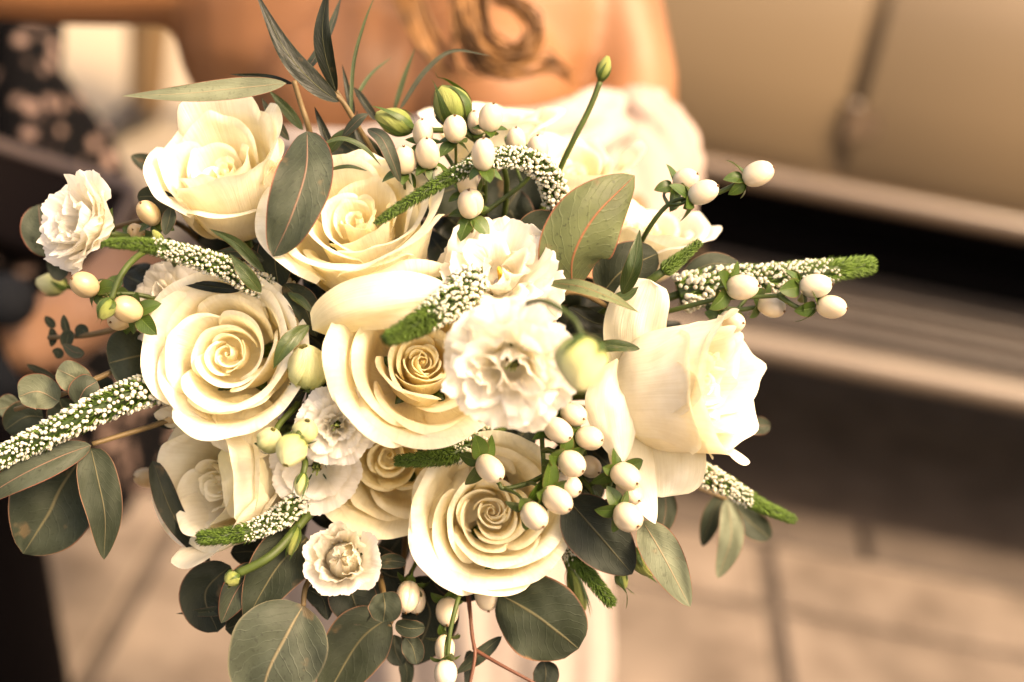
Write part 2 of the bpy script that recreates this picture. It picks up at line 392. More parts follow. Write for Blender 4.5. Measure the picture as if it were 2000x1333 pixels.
# bonnet, front wing, windows, wheels (mostly hidden)
bn = [(CY + .28, .66), (CY + .27, .95), (CY + .38, 1.12), (CY + .8, 1.18)]; bn = bn + [(2 * (CY + .8) - y, z) for y, z in bn[::-1]]
car_shell('bonnet', bn, -.5, .62, M['paint'], 3)
link('grille', mesh('grille', [(-.502, y, z) for y, z in bn], [list(range(len(bn)))], smooth=False), M['chrome'], car)
for x0, x1 in ((.75, 1.5), (1.6, 2.35), (2.45, 3.0)):
    link('window', mesh('window', [(x0, CY + .058, 1.17), (x1, CY + .058, 1.17), (x1, CY + .085, 1.48), (x0, CY + .085, 1.48)], [[0, 1, 2, 3]]), M['glass'], car)
def wheel(x, y):
    t = np.linspace(0, 2 * np.pi, 25); prof = [(.20, -.07), (.30, -.085), (.335, -.05), (.335, .05), (.30, .085), (.20, .07)]
    X = np.array([[(x + r * math.cos(a), y + w, .225 + r * math.sin(a)) for r, w in prof] for a in t])
    o = link('wheel', grid('wheel', X), M['tyre'], car)
    X = np.array([[(x + r * math.cos(a), y + w, .225 + r * math.sin(a)) for r, w in [(.2, -.05), (.16, -.02), (.05, -.05), (0.001, -.055)]] for a in t])
    link('rim', grid('rim', X), M['paint2'], o)
for x, y in ((-.08, CY + .12), (-.08, CY + 1.48), (2.95, CY + .12), (2.95, CY + 1.48)): wheel(x, y)
for yy in (CY + .1, CY + 1.5):
    X = np.array([[(-.08 + .43 * math.cos(a) * (1.12 if a < 1.2 else 1), yy + w, .24 + .43 * math.sin(a)) for w in (-.13, -.12, 0, .12, .13)] for a in np.linspace(.25, 2.9, 16)])
    link('wing', grid('wing', X), M['paint'], car)

# ------------------------------------------------------------------ people (out of focus behind the flowers)
def capsule(a, b, ra, rb, sc=(1, 1, 1), k=12):
    """tapered limb as a closed mesh from a to b (points in world)"""
    a, b = np.asarray(a, float), np.asarray(b, float)
    d = nrm(b - a); n = 5
    pts, rad = [], []
    for i in range(n):
        t = math.pi / 2 * i / n; pts.append(a - d * ra * math.cos(t)); rad.append(max(ra * math.sin(t), ra * .05))
    for t in np.linspace(0, 1, 5): pts.append(a * (1 - t) + b * t); rad.append(ra * (1 - t) + rb * t)
    for i in range(1, n + 1):
        t = math.pi / 2 * i / n; pts.append(b + d * rb * math.sin(t)); rad.append(max(rb * math.cos(t), rb * .05))
    x = np.array([1.0, 0, 0]) if abs(d[0]) < .8 else np.array([0, 1.0, 0])
    n1 = nrm(np.cross(d, np.cross(x, d))); n2 = np.cross(d, n1)
    vs = [p + r * (math.cos(2 * math.pi * j / k) * n1 * sc[0] + math.sin(2 * math.pi * j / k) * n2 * sc[1]) for p, r in zip(pts, rad) for j in range(k)]
    fs = []
    for i in range(len(pts) - 1):
        for j in range(k): fs.append([i * k + j, i * k + (j + 1) % k, (i + 1) * k + (j + 1) % k, (i + 1) * k + j])
    fs.append(list(range(k))[::-1]); fs.append([(len(pts) - 1) * k + j for j in range(k)])
    return vs, fs
def blend(name, pieces, mt, parent, voxel=.01, it=8):
    V_, F_ = [], []
    for vs, fs in pieces:
        o = len(V_); V_ += list(vs); F_ += [[i + o for i in f] for f in fs]
    ob = link(name, mesh(name, V_, F_), mt, parent)
    r = ob.modifiers.new('rm', 'REMESH'); r.mode = 'VOXEL'; r.voxel_size = voxel; r.use_smooth_shade = True
    s = ob.modifiers.new('sm', 'SMOOTH'); s.factor = .5; s.iterations = it
    return ob

# the bride
D = 1.12
chest = P(775, 40, D); bcen = P(800, 300, D + .03)
bride = thing('person', 'bride in white off-shoulder dress holding out the bouquet, blond curls on her chest', 'person', (P(880, 1330, 1.56)[0], 1.25, 0))
sR, sL = P(470, -70, D + .02), P(1160, -90, D + .02)
eR = P(120, -50, D - .02); hR = P(-420, -70, D - .10)
eL = P(1225, 420, D - .06); HAND = P(905, 830, .855); wL = HAND + (eL - HAND) * .28
neck = P(815, -330, D + .05); head = P(815, -560, D + .01)
pc = [capsule(P(600, 60, D + .03), P(960, 60, D + .03), .105, .105, (1, 1)),
      capsule(P(600, 250, D + .03), P(960, 260, D + .03), .088, .088),
      capsule(P(730, 430, D + .06), P(880, 430, D + .06), .075, .075), capsule(P(820, 430, D + .07), P(840, 660, D + .12), .08, .085),
      capsule(P(690, 190, D - .035), P(690, 190, D - .03), .075, .075), capsule(P(930, 190, D - .035), P(930, 190, D - .03), .075, .075),
      capsule(sR, eR, .052, .040), capsule(eR, hR, .040, .027), capsule(sL, P(1232, 160, D), .048, .038), capsule(P(1232, 160, D), eL, .038, .029),
      capsule(eL, wL, .029, .022), capsule(P(580, -80, D + .02), P(1060, -90, D + .02), .055, .055), capsule(P(810, -90, D + .04), neck, .06, .05),
      capsule(head + UP * .04, head - UP * .05 - FW * .02, .085, .06), capsule(head - UP * .02 - FW * .09, head - UP * .035 - FW * .10, .012, .014)]
hd = nrm(HAND - wL); sx = nrm(np.cross(hd, UP))
pc.append(capsule(wL, wL + hd * .06, .026, .032, (1, .6)))
for k in range(4):
    a = wL + hd * .07 + UP * (.030 - .020 * k); b = a + hd * .035 - FW * .02; c = b - FW * .025 - hd * .012
    pc.append(capsule(a, b, .009, .0085)); pc.append(capsule(b, c, .0085, .0075))
pc.append(capsule(wL + hd * .03 + UP * .02, wL + hd * .06 + UP * .045 - FW * .02, .012, .009))
hdR = nrm(hR - eR); pc.append(capsule(hR, hR + hdR * .07, .026, .034, (1, .6)))
for k in range(4): pc.append(capsule(hR + hdR * .08 + UP * (.027 - .018 * k), hR + hdR * (.155 - .01 * abs(k - 1.4)) + UP * (.03 - .02 * k) - FW * .012, .009, .0075))
pc.append(capsule(hR + hdR * .02 + UP * .03, hR + hdR * .075 + UP * .055 - FW * .02, .012, .009))
blend('body', pc, M['skin'], bride, .007, 7)
# dress: bodice and skirt as one folded sheet
rings = [(P(800, 262, D + .02), .172, .118), (P(805, 330, D + .02), .168, .122), (P(815, 470, D + .06), .142, .112), (P(830, 640, D + .11), .138, .115),
         (P(850, 850, D + .2), .158, .14), (P(870, 1080, 1.42), .162, .16), (P(880, 1330, 1.56), .168, .18)]
base = np.array([P(880, 1330, 1.56)[0], 1.25, 0.0])
rings += [(base + np.array((0, 0, .2)), .19, .21), (base + np.array((0, .0, .01)), .235, .25)]
cs = catmull([r[0] for r in rings], 60); ra = np.interp(np.linspace(0, 1, 60), np.linspace(0, 1, len(rings)), [r[1] for r in rings]); rb_ = np.interp(np.linspace(0, 1, 60), np.linspace(0, 1, len(rings)), [r[2] for r in rings])
th = np.linspace(0, 2 * np.pi, 121); X = np.zeros((121, 60, 3))
for i in range(60):
    t = i / 59; ax = RT * (1 - t) + np.array([1.0, 0, 0]) * t; ax = nrm(ax); ay = np.array([0, 1.0, 0]) * t + FW * (1 - t); ay = nrm(ay - ax * ay.dot(ax))
    fold = 1 + max(0, t - .3) * .10 * np.sin(th * 13 + 2 * np.sin(t * 4)) + max(0, t - .3) * .05 * np.sin(th * 29 + t * 6)
    top_ = .02 * np.cos(2 * th) * max(0, 1 - t * 12)
    X[:, i] = cs[i] + np.outer(np.cos(th) * ra[i] * fold, ax) + np.outer(np.sin(th) * rb_[i] * fold, ay) + np.outer(top_, UP)
gown = link('gown', grid('gown', X), M['dress'], bride)
# puffed off-shoulder sleeve and bodice frill
def ruffle(name, pts, rad, amp, freq, mt, parent, seed=1, k=40, n=40):
    p = catmull(pts, n); r = np.interp(np.linspace(0, 1, n), np.linspace(0, 1, len(rad)), rad); w = wob(seed); w2 = wob(seed + 5)
    T = np.gradient(p, axis=0); T /= np.linalg.norm(T, axis=1)[:, None]; X = np.zeros((k + 1, n, 3))
    for i in range(n):
        n1 = nrm(np.cross(T[i], FW)); n2 = np.cross(T[i], n1); t = i / (n - 1)
        a = np.linspace(0, 2 * np.pi, k + 1)
        rr = r[i] * (1 + amp * np.sin(freq * a + 4 * np.sin(5 * t + seed)) * (.5 + .5 * np.sin(9 * t + 3 * a)) + amp * .8 * w2(np.cos(a) * 1.5, np.sin(a) + 3 * t))
        X[:, i] = p[i] + np.outer(np.cos(a) * rr, n1) + np.outer(np.sin(a) * rr, n2)
    return link(name, grid(name, X), mt, parent)
ruffle('sleeve', [P(1200, 225, D - .01), P(1222, 255, D - .02), P(1245, 300, D - .03), P(1240, 360, D - .04), P(1222, 450, D - .05)], [.034, .040, .044, .042, .040], .17, 9, M['tulle'], bride, 3)
ruffle('neckline_frill', [P(1195, 215, D - .04), P(1140, 262, D - .085), P(1050, 300, D - .115), P(900, 330, D - .13), P(700, 330, D - .12), P(520, 300, D - .07)], [.016, .028, .03, .03, .028, .02], .28, 8, M['dress'], bride, 8)
# hair: strands of curls over the chest
def lock(pts, r, n=16, spread=.010, seed=0):
    rr = random.Random(seed); vs, fs = [], []
    for _ in range(n):
        o = np.array([rr.gauss(0, spread) for _ in range(3)])
        q = [np.asarray(p) + o * (1 - .45 * i / len(pts)) + np.array([rr.gauss(0, .002) for _ in range(3)]) for i, p in enumerate(pts)]
        v, f = tube_vf(q, [r, r, r * .9, r * .3], 5, 26, len(vs)); vs += v; fs += f
    return vs, fs
hv, hf = [], []
for pts, nn, spd in [
    ([P(800, -420, D - .03), P(770, -150, D - .12), P(800, 0, D - .16), P(850, 110, D - .165), P(890, 150, D - .165)], 16, .006),
    ([P(900, -420, D - .03), P(960, -200, D - .13), P(930, -60, D - .165), P(935, 40, D - .17), P(965, 100, D - .175), P(1020, 105, D - .18), P(1045, 50, D - .18), P(1005, 10, D - .175), P(955, -5, D - .17)], 24, .0055),
    ([P(890, -420, D - .03), P(900, -160, D - .14), P(900, 10, D - .17), P(925, 90, D - .18), P(985, 130, D - .185), P(1070, 115, D - .18), P(1110, 150, D - .17)], 14, .005),
    ([P(930, -60, D - .15), P(900, 60, D - .17), P(925, 128, D - .18), P(985, 140, D - .18)], 8, .005)]:
    v, f = lock(pts, .0013, nn, spd, len(hv)); o = len(hv); hv += v; hf += [[i + o for i in q] for q in f]
link('curl', mesh('curl', hv, hf), M['hair'], bride)
blend('hair', [capsule(head + UP * .055 + FW * .02, head - UP * .08 + FW * .05, .098, .09), capsule(head + FW * .06, neck + FW * .06 - UP * .1, .085, .08)], M['hair'], bride, .012, 6)

# guests
def W3(px, py, d): return P(px, py, d)
M['floral'], nt, b = new_mat('floral_print')
tc = N(nt, "ShaderNodeTexCoord"); vo = N(nt, "ShaderNodeTexVoronoi"); vo.inputs["Scale"].default_value = 38; vo.inputs["Randomness"].default_value = 1.0
nt.links.new(tc.outputs["Object"], vo.inputs["Vector"])
nz = N(nt, "ShaderNodeTexNoise"); nz.inputs["Scale"].default_value = 40; nt.links.new(tc.outputs["Object"], nz.inputs["Vector"])
ds = math_(nt, 'ADD', vo.outputs["Distance"], math_(nt, 'MULTIPLY', nz.outputs["Fac"], .5))
fl = ramp(nt, ds, [(.0, (.16, .08, .06)), (.50, (.20, .135, .11)), (.60, (.08, .055, .045)), (.68, (.003, .0028, .003))])
nt.links.new(fl, b.inputs["Base Color"]); b.inputs["Roughness"].default_value = .9; b.inputs["Specular IOR Level"].default_value = .05
M['navy'] = simple('suit_navy', (.007, .008, .010), .9, .05)
M['blackcloth'] = simple('trouser_black', (.004, .003, .003), .9, .03)
M['tan'] = simple('trouser_tan', (.16, .10, .05), .8, .2)
M['leather'] = simple('bag_leather', (.005, .003, .0027), .7, .05)
M['leather2'] = simple('bag_edge', (.085, .058, .047), .5, .4)
M['white'] = simple('watch_face', (.8, .78, .74), .3, .5)
M['shoe'] = simple('shoe_black', (.02, .017, .016), .4, .4)

gd = 1.75
def gp(x, y, dd=0): return P(x, y, gd + dd)
q = gp(80, 250); ga = thing('person', 'guest in black floral print dress with pale blossoms, at the left behind the bouquet', 'person', (q[0], q[1], 0))
hip = np.array([q[0] - .275, q[1] + .1, .92])
down = lambda h, dx=0, dy=0: np.array([hip[0] + dx, hip[1] + dy, h])
blend('body', [capsule(down(.9), down(.85), .12, .12), capsule(down(.8, -.08), down(.45, -.08), .075, .05), capsule(down(.45, -.08), down(.08, -.08), .045, .032),
               capsule(down(.8, .08), down(.45, .08), .075, .05), capsule(down(.45, .08), down(.08, .08), .045, .032), capsule(down(.05, -.08, .03), down(.04, -.08, -.12), .036, .03),
               capsule(down(.05, .08, .03), down(.04, .08, -.12), .036, .03), capsule(down(1.38), down(1.50), .05, .045), capsule(down(1.66), down(1.56, 0, -.02), .085, .06),
               capsule(P(50, 470, gd - .21), P(70, 440, gd - .21), .028, .028)], M['skin'], ga, .012, 5)
t = np.linspace(0, 2 * np.pi, 61); prof = [(1.36, .19, .11), (1.2, .18, .13), (1.05, .15, .115), (.95, .19, .15), (.80, .31, .19), (.62, .40, .21), (.45, .43, .22), (.30, .44, .23)]
X = np.array([[(hip[0] + a * math.cos(w) * (1 + .05 * math.sin(9 * w) * (z < .9)), hip[1] + b_ * math.sin(w) * (1 + .05 * math.sin(9 * w) * (z < .9)), z) for z, a, b_ in prof] for w in t])
link('floral_dress', grid('floral_dress', X), M['floral'], ga)
blend('dress_sleeve', [capsule(down(1.36, -.17), down(1.12, -.22), .055, .048), capsule(down(1.12, -.22), down(.95, -.05, -.16), .046, .035),
    capsule(down(1.36, .17), down(1.12, .22), .055, .048), capsule(down(1.12, .22), P(40, 470, gd - .2), .046, .035)], M['floral'], ga, .012, 4)
blend('hair', [capsule(down(1.68, 0, .02), down(1.5, 0, .05), .1, .09)], M['leather'], ga, .015, 5)
bq = P(85, 420, gd - .26); bag = thing('handbag', 'dark brown leather clutch bag with paler flap edge in front of the floral dress', 'bag', bq)
Rb = frame(-FW * .9 + UP * .4, RT * .93 - UP * .36)
def obox(name, c, s, Rm, mt, parent, bev=.008):
    v, f = box_vf((0, 0, 0), s); o = link(name, mesh(name, [c + Rm @ np.array(p) for p in v], f, smooth=False), mt, parent)
    b = o.modifiers.new('bev', 'BEVEL'); b.width = bev; b.segments = 3; return o
obox('pouch', bq, (.17, .10, .035), Rb, M['leather'], bag)
obox('flap_edge', bq + Rb @ np.array((0, .052, .012)), (.172, .014, .022), Rb, M['leather2'], bag, .004)
obox('side_edge', bq + Rb @ np.array((.086, .0, .012)), (.010, .10, .022), Rb, M['leather2'], bag, .004)

# man in navy suit whose forearm reaches in from the left edge
gm = thing('person', 'guest in dark navy suit with a wristwatch, forearm showing at the left edge', 'person', (-1.0, 1.72, 0))
wr, hnd = P(75, 662, 1.30), P(160, 612, 1.30); el = P(-260, 800, 1.36)
shd = np.array([-.98, 1.55, 1.36])
af = nrm(hnd - wr)
pcs = [capsule(P(-60, 690, 1.31), wr, .032, .030), capsule(wr, hnd, .033, .036), capsule(hnd, hnd + af * .035, .034, .03)]
for k in range(4): pcs.append(capsule(hnd + af * .04 + UP * (.024 - .017 * k), hnd + af * (.085 - .008 * k) + UP * (.018 - .016 * k) + FW * .02, .0095, .008))
pcs.append(capsule(hnd + UP * .03, hnd + UP * .045 + af * .05, .011, .009))
hb = np.array([-1.02, 1.75, 0])
hdp = [capsule(hb + (0, 0, 1.45), hb + (0, 0, 1.58), .055, .05), capsule(hb + (0, 0, 1.75), hb + (0.02, -.02, 1.65), .09, .07)]
blend('hand', pcs, M['skin_guest'], gm, .007, 5); blend('head', hdp, M['skin'], gm, .01, 5)
ruffle('jacket_sleeve', [shd, (shd + el) / 2, el, P(-120, 745, 1.33), P(0, 705, 1.305), P(58, 680, 1.30)], [.075, .068, .066, .060, .054, .049], .03, 5, M['navy'], gm, 4)
blend('suit_jacket', [capsule(hb + (-.12, 0, 1.32), hb + (.12, 0, 1.32), .12, .12), capsule(hb + (-.08, 0, 1.0), hb + (.08, 0, 1.0), .14, .14), capsule(hb + (0, 0, .9), hb + (0, 0, 1.3), .17, .18), capsule(shd, hb + (.1, 0, 1.4), .08, .09), capsule(hb + (-.2, 0, 1.38), hb + (-.3, 0, 1.05), .07, .055), capsule(hb + (-.3, 0, 1.05), hb + (-.28, -.1, .8), .055, .04)], M['navy'], gm, .014, 6)
l0 = P(-20, 1010, 1.75); l1 = P(30, 1210, 1.95)
foot = np.array([-.80, 1.66, .04])
blend('trousers', [capsule(hb + (.1, 0, .9), P(-95, 900, 1.60), .11, .085), capsule(P(-95, 900, 1.60), P(40, 1390, 1.98), .085, .075),
                   capsule(hb + (-.1, 0, .9), hb + (-.12, -.02, .5), .11, .08), capsule(hb + (-.12, -.02, .5), hb + (-.13, 0, .06), .08, .07)], M['blackcloth'], gm, .014, 6)
anR = P(45, 1410, 1.98)
for dx, dy in ((anR[0] - hb[0], anR[1] - hb[1]), (-.13, 0)): blend('shoe', [capsule(hb + (dx, dy - .03, .045), hb + (dx + .03, dy - .24, .035), .05, .04, (1, 1))], M['shoe'], gm, .01, 4)
wc = P(14, 588, 1.232)
v, f = capsule(wc - FW * -.004, wc - FW * .004, .024, .024, (1, 1), 20)
wt = link('wristwatch', mesh('wristwatch', v, f), M['navy'], gm)
v, f = capsule(wc - FW * .020 - FW * .001, wc - FW * .021, .0135, .0135, (1.25, .8), 20); link('watch_face', mesh('watch_face', v, f), M['white'], wt)

# far guest on the forecourt: tan trousers and dark shoes
gf = thing('person', 'distant guest in tan trousers and dark shoes seen under the raised arm', 'person', (-1.36, 4.35, 0))
fx = np.array([-1.33, 4.4, 0.0])
M['forecourt'] = simple('pale_forecourt', (.30, .25, .185), .8, .1, 0, 1.2, 0, 0, col2=(.25, .205, .15))
struct('path', mesh('path', [(-9, 3.2, -.1), (-.95, 3.2, -.1), (-.95, 14, -.1), (-9, 14, -.1)], [[0, 1, 2, 3]]), M['forecourt'])
fx[2] = -.1
blend('trousers', [capsule(fx + (0, 0, .9), fx + (.02, 0, .08), .09, .06), capsule(fx + (.18, .05, .9), fx + (.26, .1, .08), .09, .06), capsule(fx + (.0, 0, .95), fx + (.18, .0, .95), .1, .1)], M['tan'], gf, .02, 4)
blend('jacket', [capsule(fx + (.09, 0, 1.05), fx + (.09, 0, 1.4), .17, .17), capsule(fx + (-.12, 0, 1.4), fx + (-.2, 0, 1.0), .06, .05), capsule(fx + (.3, 0, 1.4), fx + (.38, 0, 1.0), .06, .05)], M['navy'], gf, .02, 4)
blend('head', [capsule(fx + (.09, 0, 1.45), fx + (.09, 0, 1.55), .055, .05), capsule(fx + (.09, 0, 1.75), fx + (.09, -.02, 1.65), .09, .07)], M['skin'], gf, .015, 4)
blend('shoe', [capsule(fx + (.01, .04, .06), fx + (-.03, -.2, .045), .06, .045)], M['shoe'], gf, .015, 3)
blend('shoe', [capsule(fx + (.26, .12, .06), fx + (.30, -.1, .045), .06, .045)], M['shoe'], gf, .015, 3)
# pale rendered wall far behind closes the view
M['render'] = simple('wall_render', (.36, .30, .23), .85, .2, .1, 2)
wl = tag(box('wall', (0, 11, 1.6), (26, .3, 3.5), M['render']), 'pale rendered garden wall far behind the parked car', 'wall')

# ------------------------------------------------------------------ the bouquet
BIND = P(880, 800, .84)
TAIL = P(850, 1010, .93)
def stem_to_bind(p0, dir0, name='stem', mt=None, parent=None, r=.0022, seed=0):
    rr = random.Random(seed); e = BIND + (RT * rr.uniform(-.014, .014) + UP * rr.uniform(-.01, .01) + FW * rr.uniform(-.01, .012))
    p0 = np.asarray(p0); m1 = p0 + nrm(dir0) * .035; m2 = (m1 * .45 + e * .55) + FW * .01
    return tube(name, [p0, m1, m2, e, TAIL + (e - BIND) * .8], r, mt or M['stem_green'], parent)

# --- roses
def rose_petal(az, rho, H, w, lean, flare, corner, seed, drop=.3, curl=.3, nu=22, nv=20, spiral=.10, tipk=.04):
    """one petal in unit rose space; returns (nu,nv,3)"""
    wv = wob(seed); rr = random.Random(seed)
    U = np.linspace(-1, 1, nu); X = np.zeros((nu, nv, 3))
    asym = rr.uniform(-.15, .15)
    for i, u in enumerate(U):
        vt = (1 - drop) + drop * (1 - min(1, abs(u)) ** 2.3) ** .75 - .25 * max(0, abs(u) - .8) / .2 + tipk * math.exp(-((u - asym) / .16) ** 2) + .018 * math.sin(7 * u + seed) * (1 - u * u)
        # base arc then upright wall
        sb = rho * 1.18; L = sb + H * vt
        s = np.linspace(0, L, nv * 3); t = s / L
        sb_ = np.clip(s / max(sb, 1e-4), 0, 1)
        sm = sb_ * sb_ * (3 - 2 * sb_)
        a = math.radians(86) * (1 - sm)
        k = np.clip((s - sb) / max(H * vt, 1e-4), 0, 1)
        a = a + math.radians(lean) * sm * (0.3 + .7 * k)
        e = np.clip((k - (1 - curl)) / curl, 0, 1)
        a = a + math.radians(flare + corner * abs(u) ** 1.6) * e ** 1.5
        r = np.concatenate([[0], np.cumsum(np.sin((a[1:] + a[:-1]) / 2) * np.diff(s))])
        z = np.concatenate([[0], np.cumsum(np.cos((a[1:] + a[:-1]) / 2) * np.diff(s))])
        fr = np.interp(sb, s, r); sc = rho / max(fr, 1e-4)
        r = np.where(s < sb, r * sc, r - fr + rho)
        j = np.linspace(0, len(s) - 1, nv).astype(int); r, z, kk = r[j], z[j], k[j]
        ang = math.radians(az) + u * w * (0.72 + .28 * np.minimum(1, kk * 1.5 + .1)) + .05 * wv(u, kk)
        r = r * (1 + spiral * u) + .035 * wv(u * 1.3, kk * 1.2) * kk * (.3 + rho)
        X[i, :, 0] = r * np.cos(ang); X[i, :, 1] = r * np.sin(ang); X[i, :, 2] = z + .02 * wv(u + 3, kk) * kk
    return X
ROSE_N = 0
def rose(label, c, R, face, seed, mo='rose_out', mi='rose_in', open_=1.0, tipk=.06, n=24, guards=(), height=1.0, group='cream roses of the bouquet', twist=0, sepals=True, outer=True):
    """c = (px,py,depth) of the heart of the rose, R = radius of the body in photo pixels"""
    Rm = R / FPX * c[2]; F = frame(CV(*face)); top_ = P(*c); base = top_ - F[:, 2] * Rm * 1.06 * height
    t = thing('rose', label, 'rose', base, group); rr = random.Random(seed)
    def put(X, mt, nm='petal'):
        Y = np.einsum('ij,abj->abi', F, X * Rm * np.array((1, 1, height))) + base
        return link(nm, grid(nm, Y), M[mt], t)
    az = twist
    nc = 5 if n < 18 else 8
    rings_ = [(3, .23, 1.0), (3, .40, .97), (4, .62, .91), (4, .80, .70)]
    if n >= 18: rings_ = [(3, .22, 1.02), (3, .31, 1.0), (3, .43, .97), (4, .64, .90), (4, .82, .70)]
    if n < 13: rings_ = [(3, .26, .95), (4, .48, .88), (5, .74, .74)]
    def tilt(X, deg):                                 # lean the petal a little off the axis so the rings are not concentric
        a = rr.uniform(0, 6.28); ax = np.array((math.cos(a), math.sin(a), 0)); w_ = math.radians(rr.gauss(0, deg))
        return X * math.cos(w_) + np.cross(ax, X) * math.sin(w_) + (X @ ax)[..., None] * ax * (1 - math.cos(w_))
    for i in range(nc):                               # tight heart
        f = i / max(1, nc - 1); rho = .045 + .125 * f; az += 140 + rr.uniform(-22, 22)
        X = tilt(rose_petal(az, rho, 1.06 - rho * .5 + rr.uniform(-.03, .03), 2.1 - .7 * f, -6 + 7 * f, 10 + 14 * f, 8, seed * 50 + i, .30, .16, 26, 18, .28, .05), 1.5)
        X[:, :, 2] = .74 + .26 * X[:, :, 2]; put(X, mi)
    for li, (cnt, rho0, h0) in enumerate(rings_):
        rho0 *= .55 + .45 * open_; f = (li + 1) / len(rings_); az += 53
        for k in range(cnt):
            i += 1; rho = rho0 * rr.uniform(.92, 1.08)
            last = li == len(rings_) - 1
            lean_ = (-3, 1, 6, 12, 18)[min(4, li + (5 - len(rings_)))] if n >= 13 else 4 + 12 * f
            fl = rr.uniform(12, 34) if li < len(rings_) - 2 else rr.uniform(25, 60) if not last else rr.uniform(50, 80)
            X = rose_petal(az + 360 / cnt * k + rr.uniform(-16, 16), rho, h0 + rr.uniform(-.09, .09), 3.14 / cnt * rr.uniform(1.3, 1.6), lean_ + rr.uniform(-3, 4),
                           fl, (rr.uniform(15, 40) + 20 * f) if not last else rr.uniform(8, 25), seed * 50 + i, .42, (.14 if not last else .34) + .08 * f, 32, 26, .15, tipk)
            X = tilt(X, 3.5 + 2.0 * f)
            if li < 2: X[:, :, 2] = (.58, .36)[li] + (.42, .64)[li] * X[:, :, 2]
            put(X, mi if f < .55 else mo)
    for k, g_ in enumerate(guards):
        X = rose_petal(g_[0], g_[1], g_[2], g_[3], g_[4], g_[5], g_[6] if len(g_) > 6 else 20, seed * 50 + 100 + k, .22, g_[7] if len(g_) > 7 else .35, 26, 24, .04, .03)
        X[:, :, 2] += g_[8] if len(g_) > 8 else 0
        put(X, mo)
    for k in range(5):
        X = rose_petal(72 * k + 20, .22, .50, .35, 72, 60, 0, seed + k, .95, .4, 7, 10, 0, .3); X[:, :, 2] -= .14
        put(X, 'sepal', 'sepal')
    stem_to_bind(base, -F[:, 2], 'stem', M['stem_green'], t, .0028, seed)
    return t

rose('cream rose with tall pointed petals, uppermost at the left beside the drooping grey eucalyptus leaf', (432, 322, .655), 122, (-.12, .62, .80), 11, n=14, height=1.25, tipk=.13,
     guards=[(-70, .86, .95, 1.0, 10, 25, 30), (200, .90, .75, .85, 22, 80, 20), (10, .92, .95, .8, 12, 45, 40), (90, .88, 1.0, .8, 8, 30, 30)])
rose('cream rose under the arching veronica spike, cupped and open at its heart', (695, 420, .645), 140, (-.1, .55, .85), 23, n=16, height=1.1, tipk=.10,
     guards=[(-95, .95, .85, .95, 20, 60, 20), (-20, .98, .9, .9, 22, 50, 30), (200, .98, .85, .85, 30, 70, 20), (-55, 1.0, .95, .8, 26, 40, 20)])
R_LEFT = rose('wide open cream rose at middle left, its swirl facing the viewer', (440, 690, .638), 138, (-.12, .12, 1), 31, n=15, height=.95,
     guards=[(-85, .92, .90, .85, 26, 40, 10), (170, .92, .68, .95, 24, 50, 20), (60, .92, .66, .9, 26, 60, 20), (-25, .95, .72, .9, 30, 60, 20), (110, .94, .68, .9, 28, 70, 20)])
R_CENTRE = rose('golden hearted rose at the centre with wide folded outer petals', (826, 704, .628), 128, (.12, .22, .97), 47, 'rose_gold_out', 'rose_gold_in', n=19, height=1.0,
     guards=[(175, 1.04, .92, .75, 38, 75, 15), (215, 1.06, .80, .78, 40, 60, 15), (-95, 1.02, .72, .9, 36, 70, 20), (-50, 1.02, .72, .8, 36, 80, 30), (100, 1.12, .75, .9, 38, 80, 20)])
R_SIDE = rose('large pale rose at the right edge seen from its side, facing right', (1388, 752, .640), 138, (.80, .08, .58), 59, 'rose_white_out', 'rose_out', n=15, height=1.32, tipk=.16,
     guards=[(140, .90, .86, 1.2, 10, 40, 8), (235, .92, .82, 1.2, 10, 60, 8), (190, .95, .62, 1.0, 14, 50, 8)])
R_FLECK = rose('shaded cream rose at lower left with a red fleck, facing left', (412, 945, .660), 132, (-.55, .02, .83), 61, n=15, height=1.15,
     guards=[(80, .95, 1.0, .9, 14, 25, 4), (-60, .95, 1.0, .95, 16, 25, 4), (20, .98, .95, .9, 12, 20, 4)])
rose('cream rose at lower centre behind the berry cluster', (962, 1000, .655), 130, (.05, .12, 1), 73, n=18, height=1.0,
     guards=[(-60, .92, .74, .95, 24, 45, 15), (-110, .94, .72, .95, 26, 55, 15), (180, .93, .80, .9, 20, 65, 30), (0, .92, .68, .95, 26, 50, 15), (60, .92, .66, .95, 26, 60, 15), (215, .98, .85, .75, 26, 90, 20)])
rose('half hidden apricot-cream rose under the central rose', (758, 890, .668), 122, (-.02, .08, 1), 83, 'rose_gold_out', 'rose_gold_in', n=15, height=1.0,
     guards=[(-90, .95, .9, .9, 30, 40, 15), (-130, .95, .9, .8, 30, 50, 15)])
rose('pale blurred rose behind the upright eucalyptus leaf at upper right', (1265, 440, .705), 92, (.25, .75, .55), 91, 'rose_white_out', 'rose_out', n=12, height=1.2,
     guards=[(-80, .9, .9, 1.0, 20, 40, 20), (-10, .9, .85, .9, 30, 60, 20), (-40, 1.0, .95, .9, 40, 40, 20)])
rose('pale yellow blurred rose behind the curl of the arching spike', (1120, 330, .735), 110, (.05, .7, .6), 97, 'rose_out', 'rose_in', n=12, height=1.2,
     guards=[(-90, .9, 1.0, 1.1, 15, 40, 20), (-20, .9, .95, .9, 20, 50, 20)])
rose('white blurred rose rising behind the topmost berries', (960, 235, .735), 100, (.0, .9, .35), 101, 'rose_white_out', 'rose_white_out', n=11, height=1.0,
     guards=[(-90, .9, .8, 1.1, 30, 60, 20), (0, .95, .8, .9, 50, 60, 20), (180, .95, .8, .9, 50, 60, 20)])

